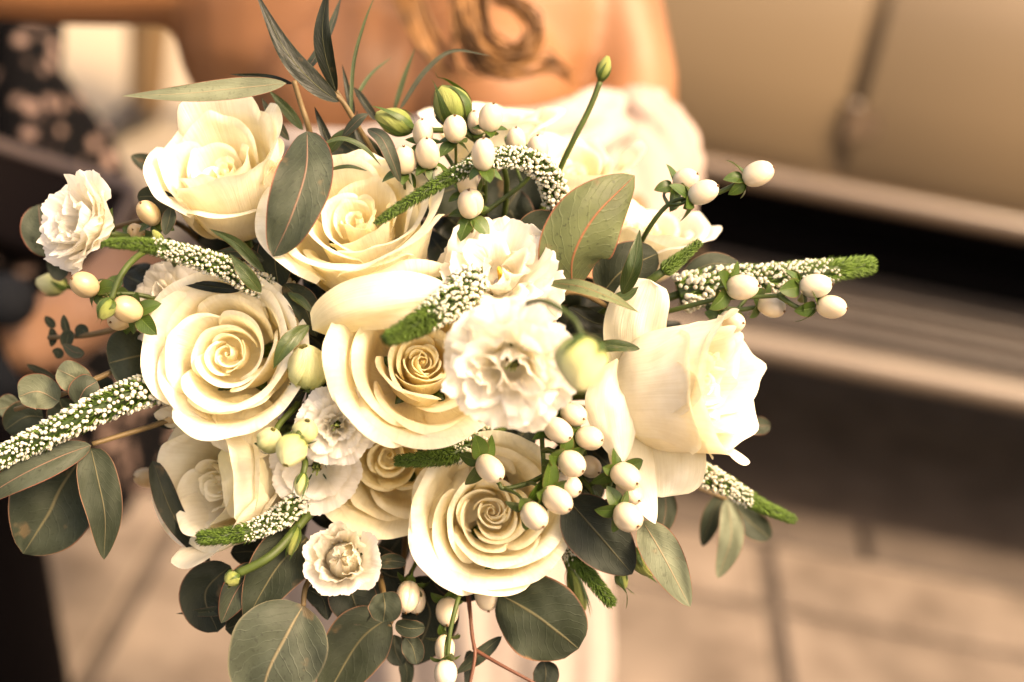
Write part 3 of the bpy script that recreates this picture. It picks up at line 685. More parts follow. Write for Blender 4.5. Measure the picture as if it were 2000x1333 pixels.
# --- lisianthus
def lisi_petal(az, rho, H, w, lean, amp, seed, nu=44, nv=18):
    rr = random.Random(seed); wv = wob(seed); ph = [rr.uniform(0, 6.28) for _ in range(6)]
    U = np.linspace(-1, 1, nu); X = np.zeros((nu, nv, 3)); v = np.linspace(0, 1, nv)
    for i, u in enumerate(U):
        fr = .012 * math.sin(41 * u + ph[0]) + .010 * math.sin(67 * u + ph[1]) + .03 * math.sin(6 * u + ph[2])
        L = H * (1 - .20 * abs(u) ** 3 + fr)
        a = np.radians(80) * (1 - np.clip(v / .35, 0, 1)) + np.radians(lean) * np.clip(v / .5, 0, 1) + np.radians(35) * np.clip((v - .6) / .4, 0, 1) ** 2 * (lean > 15)
        ds = L / nv
        r = rho * .25 + np.cumsum(np.sin(a)) * ds; z = np.cumsum(np.cos(a)) * ds
        ruf = amp * v ** 2.2 * (np.sin(4.2 * u + ph[3] + 1.5 * v) + .55 * np.sin(9.5 * u + ph[4] + v) + .22 * v * np.sin(21 * u + ph[5]))
        ang = math.radians(az) + u * w * (.55 + .55 * v)
        na = a + np.pi / 2
        r2 = r + ruf * np.sin(na) + .05 * wv(u, v) * v; z2 = z + ruf * np.cos(na) * -1 + .06 * wv(u + 2, v) * v
        X[i, :, 0] = r2 * np.cos(ang); X[i, :, 1] = r2 * np.sin(ang); X[i, :, 2] = z2
    return X
M['stamen'] = simple('stamen_yellow', (.70, .42, .06), .6, .3, .3, 200)
M['pistil'] = simple('pistil_green', (.30, .36, .09), .6, .3, .3, 200)
def lisianthus(label, c, R, face, seed, layers=((5, 76, 1.0), (4, 54, .95), (4, 30, .85), (3, 12, .68)), amp=.07, heart='stamen', heart_r=.08, mat='lisi', closed=False):
    Rm = R / FPX * c[2]; F = frame(CV(*face)); ctr = P(*c); base = ctr - F[:, 2] * Rm * .45
    t = thing('lisianthus', label, 'lisianthus', base, 'white ruffled lisianthus of the bouquet'); rr = random.Random(seed)
    for li, (n, lean, H) in enumerate(layers):
        for k in range(n):
            X = lisi_petal(360 / n * k + li * 37 + rr.uniform(-12, 12), .3, H, 1.5 * 3.14 / n, lean + rr.uniform(-9, 9), amp * rr.uniform(.7, 1.3), seed * 40 + li * 10 + k)
            X[:, :, 2] += .02 * li
            Y = np.einsum('ij,abj->abi', F, X * Rm) + base
            link('petal', grid('petal', Y), M[mat], t)
    vs, fs = [], []
    for k in range(7):
        a = rr.uniform(0, 6.28); q = rr.uniform(0, .09)
        v, f = capsule(base + F @ np.array((q * math.cos(a), q * math.sin(a), .1)) * Rm, base + F @ np.array((q * 1.6 * math.cos(a), q * 1.6 * math.sin(a), .45)) * Rm, heart_r * Rm * .35, heart_r * Rm * .55, (1, 1), 7)
        o = len(vs); vs += v; fs += [[i + o for i in q_] for q_ in f]
    link('stamen', mesh('stamen', vs, fs), M[heart], t)
    for k in range(5):
        X = rose_petal(72 * k + 20, .16, .5, .16, 76, 40, 0, seed + k, .9, .4, 5, 9, 0, .3); X[:, :, 2] -= .12
        link('sepal', grid('sepal', np.einsum('ij,abj->abi', F, X * Rm) + base), M['sepal'], t)
    stem_to_bind(base, -F[:, 2], 'stem', M['stem_green'], t, .0018, seed)
    return t
CUP = ((5, 22, 1.25), (5, 14, 1.2), (4, 6, 1.1), (3, 0, 1.0))
lisianthus('white lisianthus at the far left, cup turned sideways to the left with frilled rim', (165, 440, .645), 112, (-.62, .22, .72), 3, ((5, 44, 1.05), (5, 30, 1.05), (4, 16, 1.0), (3, 4, .9)), .12, 'pistil', .03)
lisianthus('white lisianthus right of the open rose with a yellow heart, upper of the central pair', (978, 532, .626), 128, (.0, .42, .9), 5, ((5, 74, 1.05), (4, 52, 1.0), (4, 30, .95), (3, 12, .8)), .16, heart_r=.06)
lisianthus('blurred white lisianthus nearest the viewer, below the yellow hearted one', (990, 718, .578), 132, (-.22, -.22, .92), 8, ((5, 72, 1.05), (5, 50, 1.0), (4, 28, .95), (3, 8, .85)), .17, heart='pistil', heart_r=.03)
lisianthus('small closed white lisianthus hanging at the bottom with a green pistil slit', (668, 1092, .642), 122, (.05, .22, .95), 13, ((5, 20, 1.0), (5, 2, 1.02), (4, -20, 1.04), (3, -32, 1.0)), .05, 'pistil', .1)
lisianthus('frilled white lisianthus tucked behind the middle left rose', (312, 590, .660), 92, (-.55, .25, .8), 17, amp=.09)
lisianthus('tiny ivory frilled lisianthus in the shade left below the golden hearted rose', (655, 832, .622), 82, (.0, .0, 1), 19, ((6, 70, 1.0), (6, 45, .85), (5, 25, .65), (5, 8, .5)), .085, 'pistil', .04)
lisianthus('ivory lisianthus with plain broad petals under the pale bud cluster', (618, 918, .646), 92, (.1, -.1, .98), 29, ((5, 55, 1.05), (4, 30, .9)), .05, 'pistil', .04)

# --- loose outer petals of the roses that fold away on their own
PATCH = []
def patch(t, pts, hw, shape, mt, **kw): PATCH.append((t, pts, hw, shape, mt, kw))
patch(R_CENTRE, [(610, 645, .626), (680, 612, .612), (780, 594, .608), (885, 590, .618)], 58, 'wide', 'rose_out', cup=-.45, roll=-20)
#patch(R_CENTRE, [(630, 655, .622), (690, 650, .612), (770, 640, .615)], 26, 'wide', 'rose_out', cup=-.4, roll=10)
patch(R_SIDE, [(1205, 700, .648), (1198, 790, .630), (1216, 908, .634)], 54, 'ellip', 'rose_white_out', cup=-.7, roll=0)
patch(R_SIDE, [(1235, 800, .655), (1240, 910, .643), (1280, 1024, .640)], 46, 'ovate', 'rose_white_out', cup=-.25, roll=15)
patch(R_SIDE, [(1270, 800, .665), (1290, 890, .652), (1292, 972, .648)], 88, 'wide', 'rose_out', cup=.1, roll=-10)
patch(R_SIDE, [(1262, 770, .665), (1238, 650, .652), (1268, 546, .645)], 62, 'wide', 'rose_out', cup=-.2, roll=10)
patch(R_LEFT, [(480, 770, .650), (470, 830, .642), (455, 890, .645)], 74, 'wide', 'rose_out', cup=-.15, roll=0)
patch(R_LEFT, [(540, 640, .650), (535, 600, .640), (505, 562, .638)], 34, 'wide', 'rose_out', cup=-.5, roll=20)
patch(R_FLECK, [(440, 868, .650), (478, 930, .640), (478, 1020, .648)], 46, 'wide', 'rose_fleck', cup=-.3, roll=15)
# --- buds
def bud_geo(seed, a=1.0, b=2.0):
    out = []
    for j in range(5):
        nu, nv = 14, 14; u = np.linspace(-1, 1, nu)[:, None]; v = np.linspace(0, 1, nv)[None, :]
        ang = 2 * np.pi * j / 5 + u * 1.15 + 1.5 * v + .0 * seed
        prof = np.sin(np.pi * np.clip(v * .93 + .03, 0, 1)) ** .62 * (1 - .25 * v)
        r = a * prof * (1 + .10 * u + .03 * np.sin(9 * u + seed + j)) + .02; z = b * v * (1 - .10 * np.abs(u) ** 3)
        out.append(np.stack([r * np.cos(ang), r * np.sin(ang), z + 0 * ang], -1))
    return out
def bud(t, c, dirv, a, b, seed, mt='bud_green', sep=.7, flare=12, sub=None):
    """flower bud: five wrapped petals and five narrow sepals; c = base point px, a,b radius/length in photo px"""
    k = c[2] / FPX; F = frame(CV(*dirv)); base = P(*c); rr = random.Random(seed)
    for X in bud_geo(seed, a, b): link('petal', grid('petal', np.einsum('ij,abj->abi', F, X * k) + base), M[mt], t)
    for j in range(5):
        nu, nv = 5, 12; u = np.linspace(-1, 1, nu)[:, None]; v = np.linspace(0, 1, nv)[None, :]
        L = b * sep * rr.uniform(.75, 1.25)
        prof = np.sin(np.pi * np.clip(v * sep * .93 + .03, 0, 1)) ** .62 * (1 - .25 * v * sep)
        r = a * (prof * 1.05 + .09) + math.tan(math.radians(flare * rr.uniform(.4, 1.6))) * L * np.clip(v - .55, 0, 1) ** 1.5 * 1.6
        ang = 2 * np.pi * j / 5 + .4 + 1.0 * v * .6 + u * (.34 * (1 - v) ** .8 + .02)
        X = np.stack([r * np.cos(ang), r * np.sin(ang), L * v + 0 * ang - .04 * b], -1)
        link('sepal', grid('sepal', np.einsum('ij,abj->abi', F, X * k) + base), M['sepal'], t)
    return base, F
def bud_thing(label, buds, stem=None, group='lisianthus buds of the bouquet', stem_r=.0014):
    t = thing('lisianthus_bud', label, 'flower bud', P(*buds[0][0]), group)
    for i, (c, dv, a, b, mt, *rest) in enumerate(buds):
        base, F = bud(t, c, dv, a, b, hash((c[0], c[1])) % 97, mt, *rest)
        if stem is None or i > 0 and len(buds) > 1 and stem is None: stem_to_bind(base, -F[:, 2], 'stem', M['stem_green'], t, stem_r, i)
    if stem is not None:
        for s_ in stem: tube('stem', [P(*q) for q in s_], [stem_r * 1.1, stem_r], M['stem_green'], t)
    return t
G_, Pl = 'bud_green', 'bud_pale'
bud_thing('fat pale green bud wedged left of the golden hearted rose', [((612, 756, .632), (-.15, .9, .5), 46, 92, Pl, .25)])
bud_thing('cluster of three pale buds on one stem below the fat bud', [((520, 878, .620), (.35, .75, .6), 27, 56, Pl, .3), ((592, 858, .622), (.25, .75, .6), 27, 50, Pl, .3), ((580, 852, .610), (-.25, -.8, .55), 33, 68, Pl, .25)],
          [[(600, 740, .66), (580, 790, .64), (545, 830, .63), (528, 870, .622)], [(605, 770, .65), (600, 820, .635), (596, 856, .624)], [(600, 800, .64), (590, 830, .622), (582, 852, .612)]])
bud_thing('blurred pale bud on a nodding stem nearest the viewer at right of centre', [((1140, 662, .530), (-.1, -.9, .35), 54, 108, Pl, .45)], [[(1010, 600, .60), (1060, 588, .55), (1118, 622, .533), (1140, 664, .530)]], stem_r=.001)
bud_thing('round green bud with long sepals, topmost behind the berries', [((905, 238, .665), (-.55, .72, .3), 40, 82, G_, 1.15)])
bud_thing('smaller green bud left of the topmost one, lying sideways', [((805, 250, .66), (-.93, .30, .25), 28, 76, G_, 1.0)])
bud_thing('slim green bud alone on a tall stem before the white sleeve', [((1172, 158, .672), (.3, .95, .1), 15, 50, G_, .8, 6)], [[(1050, 430, .70), (1105, 305, .68), (1150, 215, .674), (1172, 160, .672)]])
bud_thing('small green bud nodding over the left berries on a hooked stem', [((216, 585, .622), (-.35, -.9, .3), 20, 44, G_, 1.3, 20)], [[(330, 470, .66), (270, 500, .635), (235, 540, .625), (216, 587, .622)]])
bud_thing('blurred pale green bud at the far left under the round leaf', [((130, 560, .72), (-.9, .15, .3), 24, 58, Pl, .6)])
bud_thing('small green bud hanging beneath the three pale buds', [((592, 925, .622), (-.15, -.95, .2), 15, 44, Pl, 1.0, 14)], [[(590, 890, .635), (596, 905, .625), (592, 927, .622)]])
bud_thing('tiny green bud between the ivory petals right of the pale buds', [((632, 872, .632), (.1, -.95, .2), 9, 26, G_, 1.4, 22)], [[(628, 840, .65), (628, 860, .635), (632, 874, .632)]])
bud_thing('green bud at the end of a long curved stem, lower left', [((462, 1122, .628), (-.5, -.5, .7), 17, 30, G_, .9)], [[(650, 960, .68), (590, 1020, .645), (530, 1085, .63), (462, 1122, .628)]], stem_r=.002)
bud_thing('long green bud lying along the stem above the hanging lisianthus', [((580, 1030, .640), (-.2, -.9, .3), 15, 56, G_, 1.1)], [[(660, 975, .68), (610, 1000, .65), (580, 1032, .640)]], stem_r=.002)
bud_thing('dark green bud at lower right beside the drooping pale leaf', [((1240, 1075, .665), (.45, -.6, .3), 26, 62, G_, 1.0)])
bud_thing('spidery green bud with spread sepals left of the dark lower right bud', [((1208, 1118, .665), (.35, -.85, .2), 14, 34, G_, 1.7, 22)])
bud_thing('slender green bud below the hanging spike at lower right', [((1112, 1115, .675), (.35, -.9, .1), 17, 82, G_, 1.0)])
bud_thing('thin green bud among the left twigs beside the small frilled flower', [((318, 478, .64), (-.5, .8, .3), 10, 34, G_, 1.2)], [[(345, 520, .66), (330, 495, .645), (318, 480, .64)]])

# --- leaves
def width_fn(shape, v):
    a, b = {'round': (.5, .5), 'ovate': (.5, .8), 'lance': (.75, 1.1), 'ellip': (.62, .7), 'grass': (.35, .9), 'obov': (.75, .5), 'wide': (.34, .30)}[shape]
    w = np.clip(v, 0, 1) ** a * np.clip(1 - v, 0, 1) ** b; m_ = a / (a + b)
    return w / (m_ ** a * (1 - m_) ** b)
LEAF = 0
def leaf(parent, pts, hw, shape, mt, roll=0.0, roll1=None, cup=.18, bend=0, name='leaf'):
    global LEAF; LEAF += 1
    nv, nu = 26, 11; p = catmull([P(*q) for q in pts], nv); d = np.mean([q[2] for q in pts])
    T = np.gradient(p, axis=0); T /= np.linalg.norm(T, axis=1)[:, None]
    v = np.linspace(0, 1, nv); w = width_fn(shape, v) * hw / FPX * d; wv = wob(LEAF * 13)
    u = np.linspace(-1, 1, nu); X = np.zeros((nu, nv, 3))
    for j in range(nv):
        Nn = nrm(-FW - T[j] * np.dot(-FW, T[j])); B = np.cross(T[j], Nn)
        r = math.radians(roll + ((roll1 if roll1 is not None else roll) - roll) * v[j])
        B2 = math.cos(r) * B + math.sin(r) * Nn; N2 = -math.sin(r) * B + math.cos(r) * Nn
        ww = w[j] * (1 + .05 * wv(u, v[j] * 2.5) * np.abs(u))
        X[:, j] = p[j] + np.outer(u * ww, B2) + np.outer(cup * w[j] * np.abs(u) ** 1.5 + (.16 if name == 'leaf' else .22) * w[j] * wv(u * 1.2 + 4, v[j] * 2) + (.05 * w[j] * np.sin(9 * v[j] + 5 * u + LEAF) * np.abs(u) ** 2), N2)
    return link(name, grid(name, X), M[mt], parent)
for t_, p_, h_, s_, m_, k_ in PATCH: leaf(t_, p_, h_, s_, m_, name='petal', **k_)
def sprig(label, stems, leaves, cat='eucalyptus sprig', name='eucalyptus_sprig', group='eucalyptus and leaf sprigs of the bouquet', smat='stem_brown', r=.0016):
    t = thing(name, label, cat, P(*stems[0][0]), group)
    for s_ in stems: tube('stem', [P(*q) for q in s_], [r, r * .75], M[smat], t)
    for l in leaves: leaf(t, *l[:4], **(l[4] if len(l) > 4 else {}))
    return t
sprig('eucalyptus sprig at top left, big grey leaf hanging beside the uppermost rose', [[(700, 560, .74), (640, 400, .68), (606, 262, .648), (588, 205, .643), (574, 158, .640)]],
      [([(560, 163, .640), (470, 172, .636), (360, 183, .632), (236, 188, .630)], 21, 'lance', 'euc_pale', dict(cup=.1)),
       ([(572, 164, .645), (520, 152, .648), (448, 145, .65)], 7, 'lance', 'willow'),
       ([(580, 158, .645), (618, 110, .655), (648, 50, .665), (668, -10, .675)], 13, 'lance', 'euc_grey', dict(roll=30)),
       ([(600, 256, .640), (598, 330, .622), (570, 420, .617), (533, 502, .622)], 56, 'ellip', 'euc_grey', dict(cup=.12)),
       ([(560, 430, .640), (538, 500, .640), (545, 568, .643)], 36, 'ellip', 'euc_mid'),
       ([(520, 470, .66), (510, 510, .66), (512, 575, .66)], 24, 'ellip', 'euc_mid'),
       ([(555, 555, .64), (592, 595, .636), (618, 658, .64)], 28, 'ellip', 'euc_mid', dict(roll=25)),
       ([(562, 572, .634), (590, 590, .632), (618, 618, .632)], 9, 'lance', 'lance', dict(roll=20))])
sprig('dark narrow leaved sprig rising out of the top of the frame', [[(760, 420, .70), (745, 330, .672), (692, 236, .655), (660, 190, .652), (600, 160, .65)], [(692, 236, .655), (670, 200, .654), (657, 178, .652)]],
      [([(662, 200, .652), (610, 160, .645), (555, 95, .64), (495, -25, .64)], 22, 'lance', 'willow', dict(roll=-15)),
       ([(657, 182, .652), (636, 110, .645), (630, 50, .642), (642, -30, .64)], 19, 'lance', 'willow', dict(roll=10)),
       ([(565, 275, .665), (535, 235, .665), (510, 190, .665)], 11, 'lance', 'euc_grey'),
       ([(592, 255, .67), (560, 215, .67), (524, 175, .67)], 11, 'lance', 'lance'),
       ([(645, 285, .66), (630, 250, .66), (614, 208, .66)], 9, 'grass', 'willow'),
       ([(668, 268, .645), (700, 235, .64), (720, 222, .64)], 12, 'lance', 'euc_grey', dict(roll=20)),
       ([(640, 300, .648), (665, 270, .645), (695, 252, .643)], 14, 'lance', 'lance', dict(roll=20)),
       ([(718, 252, .632), (745, 270, .622), (765, 310, .622), (782, 357, .63)], 15, 'ellip', 'euc_grey', dict(roll=15)),
       ([(628, 282, .635), (670, 272, .635), (712, 290, .638), (745, 325, .645)], 8, 'lance', 'lance', dict(roll=45)),
       ([(635, 334, .645), (680, 326, .645), (720, 335, .65)], 6, 'lance', 'lance', dict(roll=40)),
       ([(690, 330, .67), (660, 350, .67), (640, 375, .67)], 40, 'ellip', 'euc_dark')], cat='leaf sprig', name='willow_sprig', r=.0014)
sprig('wispy grass-like blades standing up behind the buds at the top', [[(760, 420, .74), (720, 320, .70), (700, 240, .685)]],
      [([(685, 240, .66), (690, 130, .66), (710, 50, .66), (735, -15, .66)], 4, 'grass', 'lance'),
       ([(770, 215, .70), (790, 150, .70), (812, 92, .70)], 5, 'grass', 'lance'),
       ([(780, 215, .68), (830, 140, .68), (885, 100, .68), (960, 110, .68)], 5, 'grass', 'euc_grey'),
       ([(695, 190, .68), (725, 145, .69), (765, 112, .70)], 4, 'grass', 'lance'),
       ([(690, 225, .675), (680, 180, .675), (668, 125, .675)], 7, 'grass', 'willow'),
       ([(735, 235, .68), (705, 190, .68), (690, 170, .68)], 8, 'grass', 'willow'),
       ([(720, 300, .68), (700, 260, .68), (697, 215, .68)], 8, 'grass', 'willow')], cat='grass blades', name='grass_sprig', r=.001)
sprig('eucalyptus sprig right of centre with one big upright speckled leaf', [[(950, 760, .74), (1060, 620, .66), (1115, 570, .640), (1190, 600, .66)], [(1115, 570, .64), (1180, 570, .66), (1250, 520, .67)]],
      [([(1118, 568, .640), (1120, 500, .625), (1165, 420, .622), (1240, 343, .63)], 74, 'ellip', 'euc_lit', dict(cup=-.22, roll=-12)),
       ([(1065, 552, .622), (1130, 560, .610), (1190, 580, .612), (1250, 612, .62)], 17, 'lance', 'euc_lit', dict(roll=35, cup=.1)),
       ([(1175, 575, .655), (1215, 530, .65), (1285, 495, .655)], 52, 'round', 'euc_mid', dict(cup=-.1)),
       ([(1215, 575, .64), (1238, 520, .632), (1250, 447, .635)], 19, 'lance', 'lance', dict(roll=25)),
       ([(1190, 585, .642), (1225, 578, .64), (1248, 560, .64)], 14, 'lance', 'lance', dict(roll=40)),
       ([(1330, 545, .675), (1390, 515, .675), (1450, 522, .68)], 24, 'round', 'euc_mid', dict(roll=35)),
       ([(1010, 480, .66), (1060, 450, .66), (1095, 490, .66)], 40, 'round', 'euc_mid'),
       ([(1040, 330, .70), (1000, 390, .70), (965, 440, .70)], 60, 'ellip', 'euc_dark'),
       ([(1150, 682, .625), (1200, 676, .622), (1250, 682, .622)], 13, 'ellip', 'lance', dict(roll=15)),
       ([(1110, 600, .66), (1160, 630, .665), (1220, 640, .67)], 22, 'lance', 'willow'), ([(1100, 650, .68), (1150, 620, .68), (1200, 600, .68)], 20, 'lance', 'euc_dark')])
sprig('round leaved silver eucalyptus sprig at the far left', [[(420, 640, .74), (300, 690, .68), (200, 735, .655), (110, 775, .65), (30, 800, .66)], [(240, 640, .69), (170, 655, .69), (95, 660, .70)]],
      [([(115, 785, .648), (75, 765, .645), (36, 775, .645)], 36, 'round', 'euc_pale'),
       ([(175, 758, .648), (140, 735, .640), (112, 722, .640)], 30, 'round', 'euc_pale'),
       ([(150, 790, .640), (165, 762, .638), (190, 745, .64)], 28, 'round', 'euc_grey'),
       ([(300, 690, .665), (250, 700, .655), (212, 710, .655)], 58, 'round', 'euc_mid'),
       ([(210, 790, .67), (200, 765, .67), (185, 745, .67)], 30, 'round', 'euc_mid'),
       ([(140, 830, .665), (125, 805, .665), (115, 780, .665)], 32, 'round', 'euc_mid'),
       ([(85, 815, .67), (50, 815, .67), (10, 840, .67)], 34, 'round', 'euc_mid'),
       ([(40, 790, .68), (20, 795, .68), (-5, 800, .68)], 26, 'round', 'euc_pale'),
       ([(110, 740, .69), (80, 725, .69), (52, 712, .69)], 10, 'ellip', 'euc_grey', dict(roll=30)),
       ([(108, 640, .70), (98, 630, .70), (88, 618, .70)], 9, 'ellip', 'euc_mid'), ([(100, 640, .70), (104, 660, .70), (100, 678, .70)], 9, 'ellip', 'euc_mid'),
       ([(135, 655, .69), (128, 638, .69), (124, 615, .69)], 9, 'ellip', 'euc_mid'), ([(138, 645, .69), (132, 660, .69), (128, 680, .69)], 14, 'round', 'euc_mid'),
       ([(165, 690, .68), (145, 688, .68), (122, 672, .68)], 12, 'ellip', 'euc_grey'), ([(170, 655, .69), (160, 645, .69), (152, 660, .69)], 12, 'round', 'euc_mid'), ([(110, 700, .69), (115, 690, .69), (102, 685, .69)], 10, 'ellip', 'euc_mid')])
sprig('round grey leaf and small leaves behind the sideways lisianthus', [[(420, 500, .74), (330, 430, .68), (200, 450, .69), (110, 470, .70)]],
      [([(105, 500, .69), (82, 450, .685), (75, 400, .69)], 40, 'round', 'euc_grey'),
       ([(335, 400, .66), (305, 385, .66), (268, 385, .66)], 22, 'round', 'euc_mid'), ([(335, 405, .64), (330, 430, .64), (322, 460, .64)], 14, 'ellip', 'euc_mid'),
       ([(330, 345, .70), (300, 325, .70), (255, 305, .70)], 20, 'ellip', 'euc_grey'), ([(340, 415, .65), (320, 400, .65), (300, 392, .65)], 26, 'round', 'euc_dark'),
       ([(130, 500, .70), (110, 510, .70), (90, 515, .70)], 40, 'round', 'euc_dark')])
sprig('small lance leaves between the two left roses', [[(560, 640, .70), (540, 560, .66), (510, 530, .64)]],
      [([(516, 532, .632), (465, 478, .628), (408, 447, .63)], 12, 'lance', 'lance', dict(roll=15)), ([(516, 510, .634), (470, 492, .632), (412, 496, .634)], 14, 'lance', 'euc_grey', dict(roll=25)),
       ([(510, 572, .625), (480, 535, .620), (448, 495, .622)], 15, 'lance', 'lance'), ([(470, 568, .640), (410, 560, .64), (345, 552, .64)], 11, 'lance', 'willow'),
       ([(604, 636, .626), (560, 672, .618), (533, 722, .62)], 17, 'lance', 'lance', dict(roll=10)), ([(598, 762, .64), (568, 785, .64), (537, 808, .64)], 10, 'lance', 'willow'),
       ([(620, 660, .65), (600, 620, .65), (565, 590, .65)], 20, 'ellip', 'euc_dark')], cat='leaf sprig', name='lance_leaf_sprig', r=.0013)
sprig('three big eucalyptus leaves hanging at the lower left edge', [[(640, 790, .74), (430, 795, .68), (280, 838, .655), (180, 868, .640)]],
      [([(178, 870, .640), (110, 895, .632), (30, 935, .628), (-60, 990, .63)], 32, 'ellip', 'euc_grey', dict(roll=-10)),
       ([(176, 872, .648), (120, 950, .652), (90, 1010, .652), (45, 1082, .655)], 92, 'ellip', 'euc_mid', dict(cup=.1)),
       ([(177, 874, .642), (192, 940, .640), (205, 1010, .640), (203, 1094, .645)], 40, 'ovate', 'euc_mid', dict(roll=15)),
       ([(300, 820, .67), (340, 815, .67), (400, 800, .67)], 22, 'lance', 'euc_dark')])
sprig('grey eucalyptus leaves hanging at the bottom left, one large and pale with a tan midrib', [[(700, 960, .74), (640, 1080, .67), (600, 1140, .645), (592, 1185, .638)], [(640, 1080, .67), (560, 1090, .66), (460, 1120, .66)]],
      [([(593, 1182, .638), (560, 1240, .630), (525, 1310, .628), (505, 1390, .63)], 94, 'ellip', 'euc_tan', dict(cup=.12)),
       ([(600, 1050, .65), (540, 1110, .64), (478, 1216, .64)], 56, 'ovate', 'euc_mid'), ([(505, 1105, .645), (465, 1150, .64), (432, 1218, .64)], 32, 'ovate', 'euc_grey', dict(roll=15)),
       ([(450, 1105, .66), (400, 1160, .66), (425, 1235, .66)], 48, 'round', 'euc_dark'), ([(480, 1180, .66), (420, 1194, .66), (343, 1199, .66)], 10, 'lance', 'euc_mid'),
       ([(440, 1230, .67), (490, 1210, .67), (540, 1180, .67)], 30, 'ellip', 'euc_dark'),
       ([(298, 900, .66), (340, 1010, .66), (412, 1102, .665)], 24, 'ovate', 'euc_dark', dict(roll=25)), ([(600, 1150, .66), (630, 1170, .66), (640, 1212, .66)], 24, 'ovate', 'euc_dark'),
       ([(680, 1130, .66), (690, 1170, .66), (710, 1220, .66)], 48, 'ellip', 'euc_dark'), ([(560, 1110, .67), (500, 1080, .67), (450, 1080, .67)], 34, 'ellip', 'euc_dark')])
sprig('dark rounded eucalyptus leaves under the hanging lisianthus and berries', [[(800, 950, .74), (790, 1080, .69), (775, 1180, .67), (760, 1225, .66)], [(740, 1120, .67), (748, 1155, .645), (750, 1165, .64)]],
      [([(760, 1205, .66), (700, 1255, .66), (630, 1375, .66)], 62, 'ellip', 'euc_mid'), ([(748, 1158, .638), (752, 1185, .634), (748, 1216, .635)], 33, 'round', 'euc_mid', dict(name='leaf')),
       ([(772, 1220, .645), (800, 1228, .642), (830, 1226, .642)], 18, 'round', 'euc_mid'), ([(792, 1245, .65), (806, 1265, .65), (814, 1298, .65)], 22, 'round', 'euc_mid'),
       ([(800, 1130, .68), (840, 1200, .68), (800, 1300, .68)], 58, 'ellip', 'euc_dark'), ([(790, 1290, .68), (795, 1320, .68), (785, 1370, .68)], 15, 'grass', 'euc_mid'),
       ([(735, 1102, .65), (765, 1096, .65), (793, 1100, .65)], 15, 'round', 'euc_mid'), ([(770, 1240, .67), (772, 1270, .67), (785, 1300, .67)], 22, 'round', 'euc_dark'),
       ([(700, 1070, .67), (750, 1120, .67), (790, 1130, .67)], 45, 'round', 'euc_dark'), ([(840, 1100, .68), (900, 1140, .68), (960, 1150, .68)], 34, 'ellip', 'euc_dark')])
sprig('one large round dark eucalyptus leaf at the bottom right of centre', [[(880, 960, .74), (920, 1120, .68), (975, 1162, .66)]],
      [([(974, 1160, .660), (1055, 1208, .650), (1130, 1268, .655)], 80, 'round', 'euc_mid', dict(cup=.08)), ([(1062, 1290, .66), (1066, 1320, .66), (1055, 1370, .66)], 26, 'ellip', 'euc_dark')])
sprig('thin red brown twig with one narrow leaf dangling at the bottom', [[(900, 960, .74), (915, 1150, .675), (922, 1240, .66), (928, 1280, .655), (915, 1350, .65)], [(928, 1270, .657), (980, 1300, .652), (1045, 1335, .65)], [(905, 1100, .68), (918, 1200, .665), (926, 1270, .66)]],
      [([(980, 1243, .66), (930, 1285, .66), (885, 1320, .66)], 15, 'lance', 'euc_mid', dict(roll=10)), ([(918, 1270, .67), (915, 1310, .67), (910, 1360, .67)], 10, 'grass', 'euc_dark')], cat='leaf sprig', smat='stem_red', r=.001)
sprig('eucalyptus sprig at lower right with a dark leaf and a pale drooping leaf', [[(960, 850, .74), (1080, 940, .69), (1180, 985, .665), (1256, 1018, .65)]],
      [([(1108, 975, .650), (1165, 1040, .645), (1235, 1122, .65)], 60, 'ellip', 'euc_dark', dict(cup=.15)), ([(1255, 1018, .648), (1292, 1080, .640), (1348, 1186, .642)], 38, 'ellip', 'euc_pale', dict(cup=.15)),
       ([(1298, 950, .70), (1300, 1000, .70), (1288, 1050, .70)], 22, 'ellip', 'euc_grey')])
sprig('blurred eucalyptus leaves hanging behind the lower right spike', [[(1100, 880, .76), (1300, 930, .74), (1420, 975, .74)], [(1380, 850, .74), (1430, 835, .73), (1470, 832, .73)]],
      [([(1412, 960, .74), (1390, 1010, .74), (1372, 1068, .74)], 20, 'ellip', 'euc_mid'), ([(1420, 975, .735), (1428, 1050, .73), (1402, 1130, .73)], 25, 'ellip', 'euc_pale'),
       ([(1425, 980, .74), (1465, 1020, .74), (1505, 1052, .74)], 28, 'round', 'euc_mid'), ([(1455, 830, .72), (1480, 832, .72), (1505, 832, .72)], 18, 'round', 'euc_grey')])
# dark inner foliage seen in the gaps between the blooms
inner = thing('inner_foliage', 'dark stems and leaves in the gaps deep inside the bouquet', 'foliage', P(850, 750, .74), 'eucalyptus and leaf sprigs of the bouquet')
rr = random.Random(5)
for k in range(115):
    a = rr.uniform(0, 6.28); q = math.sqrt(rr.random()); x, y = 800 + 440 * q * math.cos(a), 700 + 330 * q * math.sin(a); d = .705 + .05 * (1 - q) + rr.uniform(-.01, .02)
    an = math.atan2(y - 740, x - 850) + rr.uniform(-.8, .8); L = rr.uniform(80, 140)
    leaf(inner, [(x, y, d + .01), (x + L / 2 * math.cos(an), y + L / 2 * math.sin(an), d), (x + L * math.cos(an), y + L * math.sin(an), d + .012)], rr.uniform(25, 48), rr.choice(['ellip', 'ovate', 'round']), rr.choice(['euc_dark', 'euc_dark', 'willow', 'lance']), rr.uniform(-40, 40))
